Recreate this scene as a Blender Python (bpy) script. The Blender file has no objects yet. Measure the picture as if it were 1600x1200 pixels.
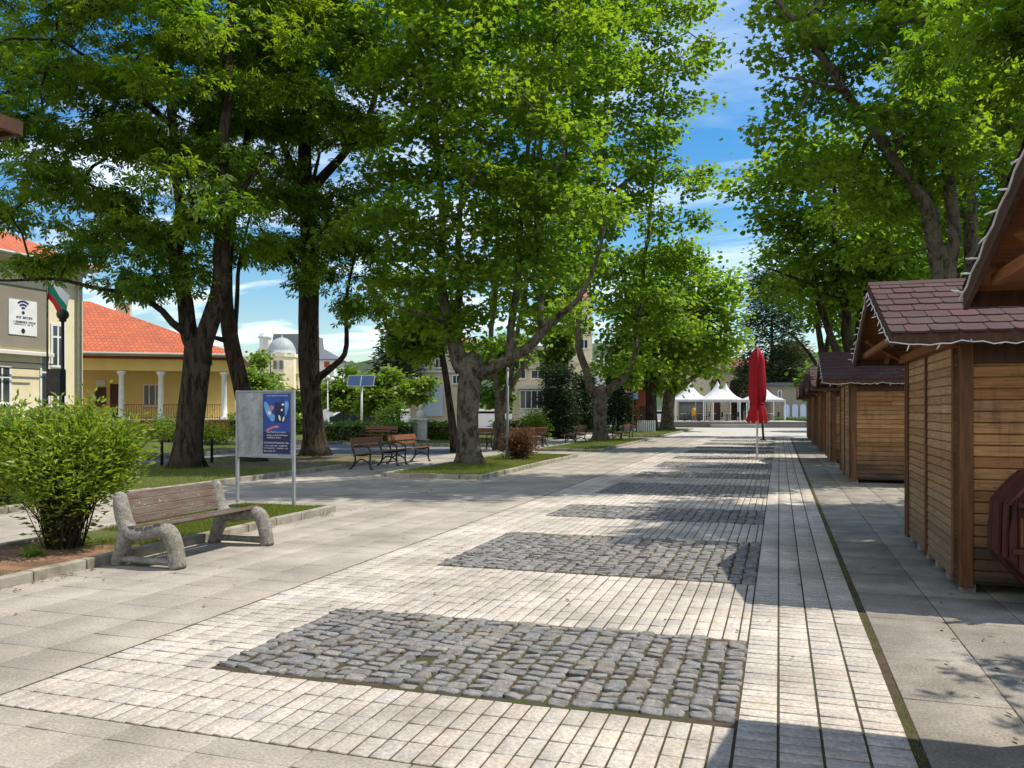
import bpy, bmesh, math, random
import numpy as np
from mathutils import Vector, Matrix
sc = bpy.context.scene
COL = sc.collection
# ------------------------------------------------------------------ camera
TH = math.radians(17.8); FOC = 1300.0; CAMH = 1.6; HZ = 640.0
FX, FY = -math.sin(TH), math.cos(TH); RX, RY = math.cos(TH), math.sin(TH)
cam = bpy.data.cameras.new("camera"); camo = bpy.data.objects.new("camera", cam); COL.objects.link(camo)
cam.sensor_width = 36.0; cam.lens = 36.0 * FOC / 1600.0; cam.shift_y = (HZ - 600.0) / 1600.0
cam.clip_start = 0.05; cam.clip_end = 5000
camo.location = (0, 0, CAMH); camo.rotation_euler = (math.radians(90), 0, TH)
sc.camera = camo
# ------------------------------------------------------------------ world, sun, exposure
SUNV = Vector((1.5, 0.84, 2.91)).normalized()
SEL = math.asin(SUNV.z); SAZ = math.atan2(SUNV.x, SUNV.y)
w = bpy.data.worlds.new("World"); sc.world = w; w.use_nodes = True
nt = w.node_tree; nt.nodes.clear()
out = nt.nodes.new('ShaderNodeOutputWorld'); bg = nt.nodes.new('ShaderNodeBackground')
sky = nt.nodes.new('ShaderNodeTexSky'); sky.sky_type = 'NISHITA'; sky.sun_disc = False
sky.sun_elevation = SEL; sky.sun_rotation = SAZ; sky.altitude = 300; sky.air_density = 1.25; sky.dust_density = 0.3; sky.ozone_density = 3.0
bg.inputs['Strength'].default_value = 0.12
tc = nt.nodes.new('ShaderNodeTexCoord'); sep = nt.nodes.new('ShaderNodeSeparateXYZ')
nt.links.new(tc.outputs['Generated'], sep.inputs[0])
zz = nt.nodes.new('ShaderNodeMath'); zz.operation = 'MAXIMUM'; zz.inputs[1].default_value = 0.06; nt.links.new(sep.outputs['Z'], zz.inputs[0])
za = nt.nodes.new('ShaderNodeMath'); za.operation = 'ADD'; za.inputs[1].default_value = 0.12; nt.links.new(zz.outputs[0], za.inputs[0])
dx = nt.nodes.new('ShaderNodeMath'); dx.operation = 'DIVIDE'; nt.links.new(sep.outputs['X'], dx.inputs[0]); nt.links.new(za.outputs[0], dx.inputs[1])
dy = nt.nodes.new('ShaderNodeMath'); dy.operation = 'DIVIDE'; nt.links.new(sep.outputs['Y'], dy.inputs[0]); nt.links.new(za.outputs[0], dy.inputs[1])
cmb = nt.nodes.new('ShaderNodeCombineXYZ'); nt.links.new(dx.outputs[0], cmb.inputs[0]); nt.links.new(dy.outputs[0], cmb.inputs[1])
mp = nt.nodes.new('ShaderNodeMapping'); mp.inputs['Scale'].default_value = (0.8, 1.5, 1); mp.inputs['Location'].default_value = (3.1, 1.3, 0)
nt.links.new(cmb.outputs[0], mp.inputs[0])
cn = nt.nodes.new('ShaderNodeTexNoise'); cn.inputs['Scale'].default_value = 1.15; cn.inputs['Detail'].default_value = 7; cn.inputs['Roughness'].default_value = 0.58; cn.inputs['Distortion'].default_value = 0.5
nt.links.new(mp.outputs[0], cn.inputs['Vector'])
cr = nt.nodes.new('ShaderNodeValToRGB'); cr.color_ramp.elements[0].position = 0.46; cr.color_ramp.elements[1].position = 0.66
nt.links.new(cn.outputs['Fac'], cr.inputs[0])
# more cloud towards the left of the street (-X), clear blue overhead
lm = nt.nodes.new('ShaderNodeMapRange'); lm.inputs['From Min'].default_value = 0.1; lm.inputs['From Max'].default_value = -0.75; lm.inputs['To Min'].default_value = 0.25; lm.inputs['To Max'].default_value = 1.0
nt.links.new(sep.outputs['X'], lm.inputs['Value'])
hm = nt.nodes.new('ShaderNodeMapRange'); hm.inputs['From Min'].default_value = 0.5; hm.inputs['From Max'].default_value = 0.15; hm.inputs['To Min'].default_value = 0.35; hm.inputs['To Max'].default_value = 1.0
nt.links.new(sep.outputs['Z'], hm.inputs['Value'])
m1 = nt.nodes.new('ShaderNodeMath'); m1.operation = 'MULTIPLY'; nt.links.new(cr.outputs[0], m1.inputs[0]); nt.links.new(lm.outputs[0], m1.inputs[1])
m2 = nt.nodes.new('ShaderNodeMath'); m2.operation = 'MULTIPLY'; nt.links.new(m1.outputs[0], m2.inputs[0]); nt.links.new(hm.outputs[0], m2.inputs[1])
gm = nt.nodes.new('ShaderNodeHueSaturation'); gm.inputs['Saturation'].default_value = 1.42; gm.inputs['Value'].default_value = 1.0
nt.links.new(sky.outputs[0], gm.inputs['Color'])
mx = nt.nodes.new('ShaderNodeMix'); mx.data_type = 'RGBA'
# unseen white cloud bank added behind the camera as fill for the shadows
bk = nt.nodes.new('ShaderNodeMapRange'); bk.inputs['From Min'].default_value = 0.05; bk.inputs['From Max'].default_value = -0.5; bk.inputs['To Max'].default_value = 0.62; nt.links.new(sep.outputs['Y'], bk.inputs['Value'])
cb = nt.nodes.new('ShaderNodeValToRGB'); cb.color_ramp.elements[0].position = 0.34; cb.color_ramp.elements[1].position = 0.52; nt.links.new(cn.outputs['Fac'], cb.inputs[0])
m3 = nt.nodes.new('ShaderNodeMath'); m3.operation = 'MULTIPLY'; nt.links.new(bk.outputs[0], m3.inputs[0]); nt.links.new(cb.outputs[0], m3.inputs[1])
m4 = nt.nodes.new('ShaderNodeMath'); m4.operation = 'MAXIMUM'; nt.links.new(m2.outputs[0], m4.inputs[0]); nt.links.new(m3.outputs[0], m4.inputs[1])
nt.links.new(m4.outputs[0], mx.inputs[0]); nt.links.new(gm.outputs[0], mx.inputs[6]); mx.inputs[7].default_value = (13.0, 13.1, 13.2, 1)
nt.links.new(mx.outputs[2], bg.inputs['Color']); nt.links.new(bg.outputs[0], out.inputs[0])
sl = bpy.data.lights.new("sun", 'SUN'); sl.energy = 4.9; sl.angle = math.radians(0.53); sl.color = (1.0, 0.93, 0.82)
so = bpy.data.objects.new("sun", sl); COL.objects.link(so); so.rotation_euler = SUNV.to_track_quat('Z', 'Y').to_euler(); so.location = (20, 20, 60)
sc.view_settings.view_transform = 'Standard'; sc.view_settings.look = 'None'; sc.view_settings.gamma = 1.0
sc.view_settings.use_curve_mapping = False; sc.view_settings.exposure = 0.27
sc.cycles.max_bounces = 8; sc.cycles.diffuse_bounces = 4; sc.cycles.transmission_bounces = 6; sc.cycles.transparent_max_bounces = 8
sc.cycles.use_denoising = True
# ------------------------------------------------------------------ helpers
def W(px, py, d):
    t = (px - 800.0) / FOC * d
    return np.array((RX * t + FX * d, RY * t + FY * d, CAMH + (HZ - py) / FOC * d))
def G(px, py):
    return W(px, py, CAMH * FOC / (py - HZ))
def P(px, d):
    p = W(px, HZ, d); return (p[0], p[1])
def tag(o, label=None, cat=None, group=None, kind=None):
    if label: o['label'] = label
    if cat: o['category'] = cat
    if group: o['group'] = group
    if kind: o['kind'] = kind
    return o
def thing(name, label, cat, loc=(0, 0, 0), rz=0.0, group=None):
    o = bpy.data.objects.new(name, None); COL.objects.link(o); o.location = loc; o.rotation_euler = (0, 0, rz)
    o.empty_display_size = 0.2
    return tag(o, label, cat, group)
def copy_tree(o, parent=None):
    c = o.copy(); COL.objects.link(c)
    if parent: c.parent = parent
    for ch in list(o.children): copy_tree(ch, c)
    return c
def mesh_np(name, V, Fs, mat, parent=None, smooth=False):
    """V (n,3); Fs list of (m,k) index arrays"""
    me = bpy.data.meshes.new(name); V = np.asarray(V, np.float32)
    me.vertices.add(len(V)); me.vertices.foreach_set('co', V.ravel())
    Fs = [np.asarray(f, np.int32) for f in Fs if len(f)]
    loops = np.concatenate([f.ravel() for f in Fs]); tot = np.concatenate([np.full(len(f), f.shape[1], np.int32) for f in Fs])
    st = np.concatenate(([0], np.cumsum(tot)[:-1])).astype(np.int32)
    me.loops.add(len(loops)); me.loops.foreach_set('vertex_index', loops)
    me.polygons.add(len(tot)); me.polygons.foreach_set('loop_start', st); me.polygons.foreach_set('loop_total', tot)
    if smooth: me.polygons.foreach_set('use_smooth', np.ones(len(tot), bool))
    me.update(calc_edges=True); me.validate()
    me.materials.append(mat)
    o = bpy.data.objects.new(name, me); COL.objects.link(o)
    if parent: o.parent = parent
    return o
class MB:
    def __init__(s): s.v = []; s.f = []
    def add(s, vs, fs):
        k = len(s.v); s.v += [tuple(map(float, v)) for v in vs]; s.f += [tuple(i + k for i in f) for f in fs]; return s
    def box(s, x0, x1, y0, y1, z0, z1):
        return s.add([(x0, y0, z0), (x1, y0, z0), (x1, y1, z0), (x0, y1, z0), (x0, y0, z1), (x1, y0, z1), (x1, y1, z1), (x0, y1, z1)],
                     [(3, 2, 1, 0), (4, 5, 6, 7), (0, 1, 5, 4), (1, 2, 6, 5), (2, 3, 7, 6), (3, 0, 4, 7)])
    def bar(s, a, b, w, h, up=(0, 0, 1)):
        a = Vector(a); b = Vector(b); t = (b - a).normalized(); u = Vector(up)
        sd = t.cross(u); sd = sd.normalized() if sd.length > 1e-6 else Vector((1, 0, 0)); n = sd.cross(t)
        vs = [p + sd * (i * w / 2) + n * (j * h / 2) for p in (a, b) for i, j in ((-1, -1), (1, -1), (1, 1), (-1, 1))]
        return s.add(vs, [(3, 2, 1, 0), (4, 5, 6, 7), (0, 1, 5, 4), (1, 2, 6, 5), (2, 3, 7, 6), (3, 0, 4, 7)])
    def tube(s, pts, rad, n=8, asp=1.0, ref=None, cap=True):
        pts = [Vector(p) for p in pts]; m = len(pts); k = len(s.v)
        rad = [rad] * m if isinstance(rad, (int, float)) else rad
        prev = None
        for i, p in enumerate(pts):
            t = (pts[min(i + 1, m - 1)] - pts[max(i - 1, 0)]).normalized()
            if ref is not None: a = Vector(ref)
            elif prev is not None: a = prev
            else: a = Vector((1, 0, 0)) if abs(t.x) < 0.8 else Vector((0, 1, 0))
            a = (a - t * a.dot(t)).normalized(); prev = a; b = t.cross(a)
            for j in range(n):
                q = 2 * math.pi * j / n; s.v.append(tuple(p + a * (math.cos(q) * rad[i] * asp) + b * (math.sin(q) * rad[i])))
        for i in range(m - 1):
            for j in range(n):
                s.f.append((k + i * n + j, k + i * n + (j + 1) % n, k + (i + 1) * n + (j + 1) % n, k + (i + 1) * n + j))
        if cap:
            s.f.append(tuple(k + j for j in range(n - 1, -1, -1))); s.f.append(tuple(k + (m - 1) * n + j for j in range(n)))
        return s
    def lathe(s, prof, c=(0, 0, 0), n=16, a0=0.0):
        k = len(s.v); m = len(prof)
        for r, z in prof:
            for j in range(n):
                q = a0 + 2 * math.pi * j / n; s.v.append((c[0] + r * math.cos(q), c[1] + r * math.sin(q), c[2] + z))
        for i in range(m - 1):
            for j in range(n):
                s.f.append((k + i * n + j, k + i * n + (j + 1) % n, k + (i + 1) * n + (j + 1) % n, k + (i + 1) * n + j))
        if prof[0][0] > 1e-4: s.f.append(tuple(k + j for j in range(n - 1, -1, -1)))
        if prof[-1][0] > 1e-4: s.f.append(tuple(k + (m - 1) * n + j for j in range(n)))
        return s
    def prism(s, poly, a, b, axis='y'):
        """poly 2-D outline; extruded from a to b along axis ('y': poly=(x,z); 'x': poly=(y,z); 'z': poly=(x,y))"""
        n = len(poly)
        def at(p, q): return (p[0], q, p[1]) if axis == 'y' else ((q, p[0], p[1]) if axis == 'x' else (p[0], p[1], q))
        vs = [at(p, a) for p in poly] + [at(p, b) for p in poly]
        fs = [tuple(range(n)), tuple(range(2 * n - 1, n - 1, -1))] + [(i, i + n, (i + 1) % n + n, (i + 1) % n) for i in range(n)]
        return s.add(vs, fs)
    def quad(s, *p): return s.add(p, [tuple(range(len(p)))])
    def build(s, name, mat, parent=None, smooth=False, bevel=0.0, norm=True):
        me = bpy.data.meshes.new(name); me.from_pydata(s.v, [], s.f)
        if norm:
            bm = bmesh.new(); bm.from_mesh(me); bmesh.ops.recalc_face_normals(bm, faces=bm.faces); bm.to_mesh(me); bm.free()
        if smooth:
            for p in me.polygons: p.use_smooth = True
        me.materials.append(mat)
        o = bpy.data.objects.new(name, me); COL.objects.link(o)
        if parent: o.parent = parent
        if bevel > 0:
            b = o.modifiers.new('bevel', 'BEVEL'); b.width = bevel; b.segments = 2; b.limit_method = 'ANGLE'; b.angle_limit = math.radians(40)
        return o
# ------------------------------------------------------------------ materials
def nn(t, kind, **kw):
    n = t.nodes.new(kind)
    for k, v in kw.items():
        if k in n.inputs: n.inputs[k].default_value = v
        else: setattr(n, k, v)
    return n
def ramp(t, fac, stops):
    r = t.nodes.new('ShaderNodeValToRGB'); e = r.color_ramp.elements
    while len(e) < len(stops): e.new(0.5)
    for el, (p, c) in zip(e, stops): el.position = p; el.color = (c[0], c[1], c[2], 1) if not isinstance(c, (int, float)) else (c, c, c, 1)
    t.links.new(fac, r.inputs[0]); return r.outputs[0]
def mixc(t, fac, a, b, mode='MIX'):
    m = t.nodes.new('ShaderNodeMix'); m.data_type = 'RGBA'; m.blend_type = mode
    for s, v in ((0, fac), (6, a), (7, b)):
        if hasattr(v, 'links') or hasattr(v, 'is_linked'): t.links.new(v, m.inputs[s])
        else: m.inputs[s].default_value = v if s == 0 else (v[0], v[1], v[2], 1)
    return m.outputs[2]
def newmat(name):
    m = bpy.data.materials.new(name); m.use_nodes = True; t = m.node_tree
    return m, t, t.nodes['Principled BSDF']
def coords(t, scale=(1, 1, 1), kind='Object'):
    c = t.nodes.new('ShaderNodeTexCoord'); mp_ = t.nodes.new('ShaderNodeMapping'); mp_.inputs['Scale'].default_value = scale
    t.links.new(c.outputs[kind], mp_.inputs[0]); return mp_.outputs[0]
def noise(t, vec, scale, detail=5, rough=0.6, dist=0.0):
    n = nn(t, 'ShaderNodeTexNoise', Scale=scale, Detail=detail, Roughness=rough, Distortion=dist); t.links.new(vec, n.inputs['Vector']); return n.outputs['Fac']
def bump(t, h, strength, dist, b, prev=None):
    n = nn(t, 'ShaderNodeBump', Strength=strength, Distance=dist); t.links.new(h, n.inputs['Height'])
    if prev is not None: t.links.new(prev, n.inputs['Normal'])
    t.links.new(n.outputs[0], b.inputs['Normal']); return n.outputs[0]
def island(t):
    g = t.nodes.new('ShaderNodeNewGeometry'); return g.outputs['Random Per Island']
def pm(name, c1, c2, scale=6, rough=0.8, bs=0.25, bscale=40, bd=0.01, c3=None, s3=1.3, t3=0.55, isl=None, sc3=(1, 1, 1), spec=0.3, metal=0.0, speck=None, w3=0.12):
    """two-tone noise surface; c3: third tone in blotches; isl: list of tones picked per loose piece; speck: fine speckle strength"""
    m, t, b = newmat(name); v = coords(t, sc3)
    col = ramp(t, noise(t, v, scale), [(0.36, c1), (0.64, c2)])
    if isl:
        k = len(isl); r = t.nodes.new('ShaderNodeValToRGB'); e = r.color_ramp.elements; r.color_ramp.interpolation = 'LINEAR'
        while len(e) < k: e.new(0.5)
        for i, c in enumerate(isl): e[i].position = i / max(1, k - 1); e[i].color = (*c, 1)
        t.links.new(island(t), r.inputs[0]); col = mixc(t, 1.0, col, r.outputs[0], 'MULTIPLY')
    if c3: col = mixc(t, ramp(t, noise(t, v, s3, 8, 0.65), [(t3 - w3, 0.0), (t3 + w3, 1.0)]), col, c3)
    if speck: col = mixc(t, 1.0, col, ramp(t, noise(t, v, speck[0], 3, 0.8), [(0.36, 1 - speck[1]), (0.64, 1 + speck[1])]), 'MULTIPLY')
    t.links.new(col, b.inputs['Base Color']); b.inputs['Roughness'].default_value = rough
    b.inputs['Specular IOR Level'].default_value = spec; b.inputs['Metallic'].default_value = metal
    if bs: bump(t, noise(t, v, bscale, 6, 0.65), bs, bd, b)
    return m
def leafmat(name, tones, trans, tw=0.42, rough=0.45, spec=0.35, young=None, yt=.50):
    m, t, b = newmat(name)
    r = t.nodes.new('ShaderNodeValToRGB'); e = r.color_ramp.elements
    while len(e) < len(tones): e.new(0.5)
    for i, c in enumerate(tones): e[i].position = i / (len(tones) - 1); e[i].color = (*c, 1)
    isl = island(t); t.links.new(isl, r.inputs[0]); lc = r.outputs[0]; ym = None
    if young:  # sprays of younger, yellower leaves here and there
        ym = ramp(t, noise(t, coords(t), 0.55, 4, .6), [(yt, 0.0), (yt + .16, .85)]); lc = mixc(t, ym, lc, young)
    t.links.new(lc, b.inputs['Base Color'])
    b.inputs['Roughness'].default_value = rough; b.inputs['Specular IOR Level'].default_value = spec
    tr = t.nodes.new('ShaderNodeBsdfTranslucent'); tcol = mixc(t, isl, trans[0], trans[1]); t.links.new(mixc(t, ym, tcol, (trans[1][0] * 1.35, trans[1][1] * 1.2, trans[1][2] * 1.2)) if young else tcol, tr.inputs[0])
    mxs = t.nodes.new('ShaderNodeMixShader'); mxs.inputs[0].default_value = tw
    t.links.new(b.outputs[0], mxs.inputs[1]); t.links.new(tr.outputs[0], mxs.inputs[2])
    t.links.new(mxs.outputs[0], t.nodes['Material Output'].inputs[0]); return m
MAT = {}
MAT['paver'] = pm('light_paver', (0.45, 0.418, 0.375), (0.565, 0.53, 0.48), 5, 0.85, 0.35, 90, 0.004, isl=[(0.90, 0.90, 0.92), (1.02, 0.95, 0.88), (1.04, 1.02, 0.98), (0.95, 0.91, 0.89), (1.06, 1.02, 0.92)], c3=(0.22, 0.195, 0.165), s3=0.9, t3=0.57, w3=0.17, speck=(40, 0.24))
MAT['cobble'] = pm('dark_cobble', (0.145, 0.142, 0.138), (0.245, 0.24, 0.232), 16, 0.88, 0.7, 50, 0.012, isl=[(0.72, 0.73, 0.74), (1.1, 1.08, 1.05), (0.92, 0.95, 1.0), (1.25, 1.18, 1.1), (0.85, 0.83, 0.8), (1.05, 0.98, 0.9)], c3=(0.23, 0.2, 0.155), s3=1.1, t3=0.66, w3=0.12, speck=(70, 0.25), spec=0.2)
MAT['slab'] = pm('grey_slab', (0.315, 0.282, 0.238), (0.405, 0.365, 0.31), 1.2, 0.88, 0.2, 140, 0.004, isl=[(0.98, 0.98, 0.98), (1.015, 0.985, 0.965), (1.0, 1.0, 1.0), (0.985, 0.975, 0.955), (1.015, 1.0, 0.98)], c3=(0.19, 0.17, 0.145), s3=0.9, t3=0.58, w3=0.18, speck=(58, 0.26))
MAT['slab_worn'] = pm('worn_slab', (0.22, 0.20, 0.17), (0.33, 0.305, 0.265), 2.4, 0.9, 0.4, 110, 0.005, isl=[(0.95, 0.95, 0.96), (1.03, 1.0, 0.96)], c3=(0.145, 0.13, 0.105), s3=1.3, t3=0.55, w3=0.18, speck=(58, 0.28))
MAT['joint'] = pm('mossy_joint', (0.05, 0.035, 0.021), (0.085, 0.06, 0.037), 9, 0.95, 0.5, 60, 0.01, c3=(0.05, 0.055, 0.018), s3=2.6, t3=0.54, w3=0.08)
MAT['asphalt'] = pm('asphalt', (0.11, 0.11, 0.112), (0.17, 0.168, 0.165), 1.5, 0.9, 0.3, 180, 0.004, c3=(0.21, 0.2, 0.185), s3=0.35, t3=0.58, speck=(120, 0.2))
MAT['ground'] = pm('ground', (0.15, 0.15, 0.14), (0.21, 0.20, 0.185), 0.4, 0.95, 0.2, 60, 0.01)
MAT['kerb'] = pm('kerb_stone', (0.25, 0.225, 0.185), (0.36, 0.335, 0.29), 5, 0.9, 0.4, 60, 0.006, isl=[(0.85, 0.85, 0.85), (1.1, 1.05, 1.0)], c3=(0.13, 0.125, 0.06), s3=3.5, t3=0.6, speck=(120, 0.2))
MAT['lawn'] = pm('lawn_soil', (0.05, 0.075, 0.014), (0.10, 0.125, 0.025), 3, 0.95, 0.6, 40, 0.03, c3=(0.14, 0.09, 0.045), s3=0.8, t3=0.62, speck=(80, 0.3))
MAT['soil'] = pm('needle_soil', (0.20, 0.105, 0.055), (0.30, 0.175, 0.10), 7, 0.95, 0.8, 50, 0.03, c3=(0.085, 0.06, 0.035), s3=3.0, t3=0.55, speck=(120, 0.4))
MAT['drysoil'] = pm('dry_brown_soil', (0.10, 0.078, 0.045), (0.19, 0.145, 0.09), 4, 0.95, 0.7, 40, 0.03, c3=(0.09, 0.095, 0.03), s3=1.4, t3=0.58, speck=(80, 0.3))
MAT['grass'] = leafmat('grass_blade', [(0.075, 0.115, 0.014), (0.12, 0.16, 0.022), (0.20, 0.20, 0.035), (0.11, 0.15, 0.018)], ((0.22, 0.33, 0.02), (0.36, 0.40, 0.04)), 0.35, 0.6)
MAT['hill'] = pm('hazy_far_woods', (0.045, 0.07, 0.038), (0.085, 0.11, 0.058), 0.12, 0.95, 0.8, 0.3, 2.0, c3=(0.035, 0.06, 0.02), s3=0.05, t3=0.55)  # distance haze is mixed into the woods' colour
# ================================================================== GROUND
rng = np.random.default_rng(7)
def tiles(rects, z=0.0, b=0.006, drop=0.02, jz=0.0015, tilt=0.0):
    """rects (n,4) x0,x1,y0,y1 -> chamfered paving units"""
    R = np.asarray(rects, float); n = len(R); zt = z + rng.normal(0, jz, n)
    x0, x1, y0, y1 = R.T
    base = np.stack([np.stack([x0, y0], 1), np.stack([x1, y0], 1), np.stack([x1, y1], 1), np.stack([x0, y1], 1)], 1)
    ins = np.array([[1, 1], [-1, 1], [-1, -1], [1, -1]]) * b
    V = np.zeros((n, 12, 3))
    V[:, 0:4, :2] = base; V[:, 0:4, 2] = z - drop
    V[:, 4:8, :2] = base; V[:, 4:8, 2] = (zt - b * 0.6)[:, None]
    V[:, 8:12, :2] = base + ins; V[:, 8:12, 2] = zt[:, None]
    if tilt:
        a = rng.normal(0, tilt, (n, 2)); c = base.mean(1, keepdims=True)
        for k in (4, 8): V[:, k:k + 4, 2] += ((base - c) * a[:, None, :]).sum(2)
    q = [(8, 9, 10, 11)]
    for k in (0, 4):
        for j in range(4): q.append((k + j, k + (j + 1) % 4, k + 4 + (j + 1) % 4, k + 4 + j))
    F = (np.arange(n)[:, None, None] * 12 + np.array(q)[None]).reshape(-1, 4)
    return V.reshape(-1, 3), F
def grid(x0, x1, y0, y1, px_, py_, g, ox=0, oy=0):
    xs = np.arange(x0 + ox, x1 - 1e-6, px_); ys = np.arange(y0 + oy, y1 - 1e-6, py_)
    out_ = []
    for x in xs:
        for y in ys:
            a, b_, c, d = x + g / 2, min(x + px_, x1) - g / 2, y + g / 2, min(y + py_, y1) - g / 2
            if b_ - a > 0.02 and d - c > 0.02: out_.append((a, b_, c, d))
    return out_
def struct(o): return tag(o, kind='structure')
struct(MB().quad((-1600, -300, -0.045), (1600, -300, -0.045), (1600, 2500, -0.045), (-1600, 2500, -0.045)).build('ground', MAT['ground']))
XL, XCL, XCR, XR = -4.15, -3.36, -0.206, 0.60
YS, YE = 3.45, 50.0
patches = []; y = 4.33
while y < YE - 2:
    patches.append((y, y + 1.64)); patches.append((y + 3.57, min(y + 3.57 + 2.48, YE - .9))); y += 7.75
# joint bed below light pavers, cobbles and the moss strip
struct(MB().quad((XL - .03, YS - .02, -0.006), (0.66, YS - .02, -0.006), (0.66, YE, -0.006), (XL - .03, YE, -0.006)).build('ground_joint_bed', MAT['joint']))
rects = grid(XCR, XR, YS, YE, 0.2015, 0.107, 0.014)
rects += grid(XL, XCL, YS + .88, YE, 0.1975, 0.107, 0.012)
prev = YS
for (a, b_) in patches + [(YE, YE)]:
    rects += grid(XL if prev == YS else XCL, XCR, prev, a, 0.1065, 0.219, 0.012); prev = b_
V, F_ = tiles(rects, 0.0, 0.002, 0.03, 0.0014, 0.004)
struct(mesh_np('pavement', V, [F_], MAT['paver']))
# cobbles: domed, uneven stones
def cobbles(patches_):
    cs = []
    for (a, b_) in patches_:
        xs = XCL + .062 + 0.1262 * np.arange(25)
        for i, x in enumerate(xs):
            y = a + 0.02 + rng.random() * 0.05
            while y < b_ - 0.06:
                L = 0.098 + rng.normal(0, 0.010)
                if a > 12: L *= 1.0
                wd = 0.0565 + rng.normal(0, 0.0035)
                if rng.random() > 0.004: cs.append((x + rng.normal(0, 0.005), y + L / 2, wd, L / 2 - 0.006, rng.normal(0, 0.07)))
                y += L + 0.003
    C = np.array(cs); n = len(C)
    m = 8; ang = np.arange(m) * 2 * np.pi / m + np.pi / 8
    sq = np.stack([np.sign(np.cos(ang)) * np.abs(np.cos(ang)) ** 0.38, np.sign(np.sin(ang)) * np.abs(np.sin(ang)) ** 0.38], 1)
    lv = [(1.05, -0.035), (1.0, -0.004), (0.955, 0.0018), (0.6, 0.003)]
    V = np.zeros((n, m * 4 + 1, 3)); rt = C[:, 4]
    tx, ty = rng.normal(0, 0.07, n), rng.normal(0, 0.07, n); hz = rng.normal(0, 0.003, n)
    for k, (s, z) in enumerate(lv):
        jit = 1 + rng.normal(0, 0.06, (n, m))
        lx = sq[None, :, 0] * C[:, 2:3] * s * jit; ly = sq[None, :, 1] * C[:, 3:4] * s * jit
        X = lx * np.cos(rt)[:, None] - ly * np.sin(rt)[:, None]; Y = lx * np.sin(rt)[:, None] + ly * np.cos(rt)[:, None]
        V[:, k * m:(k + 1) * m, 0] = C[:, 0:1] + X; V[:, k * m:(k + 1) * m, 1] = C[:, 1:2] + Y
        V[:, k * m:(k + 1) * m, 2] = z + .004 + hz[:, None] + (tx[:, None] * lx + ty[:, None] * ly) * (k > 0) + rng.normal(0, 0.0022, (n, m))
    V[:, -1, 0:2] = C[:, 0:2]; V[:, -1, 2] = 0.0068 + hz
    q = []
    for k in range(3):
        for j in range(m): q.append((k * m + j, k * m + (j + 1) % m, (k + 1) * m + (j + 1) % m, (k + 1) * m + j))
    tcap = [(3 * m + j, 3 * m + (j + 1) % m, 4 * m) for j in range(m)]
    base = np.arange(n)[:, None, None] * (m * 4 + 1)
    return V.reshape(-1, 3), (base + np.array(q)[None]).reshape(-1, 4), (base + np.array(tcap)[None]).reshape(-1, 3)
V, Q, T = cobbles(patches)
struct(mesh_np('road_cobbles', V, [Q, T], MAT['cobble'], smooth=True))
# moss strips in joints (grass tufts)
def blades(P_, h, wd, jit=0.35, mat=None, name='grass'):
    n = len(P_); a = rng.random(n) * 2 * np.pi; H = h * (0.5 + rng.random(n)); ln = rng.normal(0, jit, (n, 2)) * H[:, None]
    V = np.zeros((n, 3, 3)); dxy = np.stack([np.cos(a), np.sin(a)], 1) * wd
    V[:, 0] = P_; V[:, 1] = P_; V[:, 2] = P_; V[:, 0, :2] -= dxy; V[:, 1, :2] += dxy; V[:, 2, :2] += ln; V[:, 2, 2] += H
    return V.reshape(-1, 3)
GR = []
def scatter(x0, x1, y0, y1, n, z, h, wd, mask=None):
    p = np.stack([x0 + (x1 - x0) * rng.random(n), y0 + (y1 - y0) * rng.random(n), np.full(n, z)], 1)
    if mask is not None: p = p[mask(p)]
    GR.append(blades(p, h, wd))
def nz(p, s, seed=0):
    x, y = p[:, 0] * s + seed, p[:, 1] * s - seed
    return np.sin(x * 1.7 + np.sin(y * 2.3)) + np.sin(y * 1.9 + 1.3 * np.sin(x * 1.1)) + 0.5 * np.sin(3.1 * x + 2.7 * y)
scatter(0.604, 0.644, 0.5, 22, 3500, -0.006, 0.012, 0.003, lambda p: nz(p, 1.5) > 0.2)
scatter(XCL, XCR, 4.33, 5.97, 9000, -0.006, 0.014, 0.003, lambda p: (np.abs(((p[:, 0] - XCL - .062) / 0.1262) % 1 - 0.5) < 0.14) & (nz(p, 1.1, 3) > -0.2))
scatter(-6.62, -6.45, 4, 11.5, 2500, 0.0, 0.02, 0.003, lambda p: nz(p, 2.0, 1) > 0.3)
# grey slabs: left apron, front apron and the strip before the huts
rects = grid(-11.4, XL - .02, 1.0, YE, 0.513, 0.395, 0.010, 0.06, 0.2)
rects += grid(XL - .04, 0.62, 0.2, YS - .01, 0.513, 0.395, 0.010, 0.05, 0.28)
V, F_ = tiles(rects, 0.0, 0.002, 0.03, 0.0009, 0.0016)
struct(mesh_np('paving_left', V, [F_], MAT['slab']))
rects = grid(0.648, 4.6, 0.0, YE, 0.545, 0.95, 0.009, 0.0, 0.3)
V, F_ = tiles(rects, 0.0, 0.003, 0.03, 0.0012, 0.002)
struct(mesh_np('paving_right', V, [F_], MAT['slab_worn']))
struct(MB().quad((-11.4, 0, -0.006), (XL - .03, 0, -0.006), (XL - .03, YE, -0.006), (-11.4, YE, -0.006)).quad((XL - .03, 0, -0.016), (0.62, 0, -0.016), (0.62, YS - .02, -0.016), (XL - .03, YS - .02, -0.006)).quad((0.66, -2, -0.006), (6, -2, -0.006), (6, YE, -0.006), (0.66, YE, -0.006)).build('ground_slab_bed', MAT['joint'], norm=False))
MAT['paleplaza'] = pm('pale_plaza', (0.40, 0.375, 0.33), (0.48, 0.45, 0.40), 1.0, 0.85, 0.1, 100, 0.003)
struct(MB().quad((-16, YE, -0.02), (14, YE, -0.02), (14, 76, -0.02), (-16, 76, -0.02)).build('paving_far', MAT['paleplaza'], norm=False))
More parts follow.
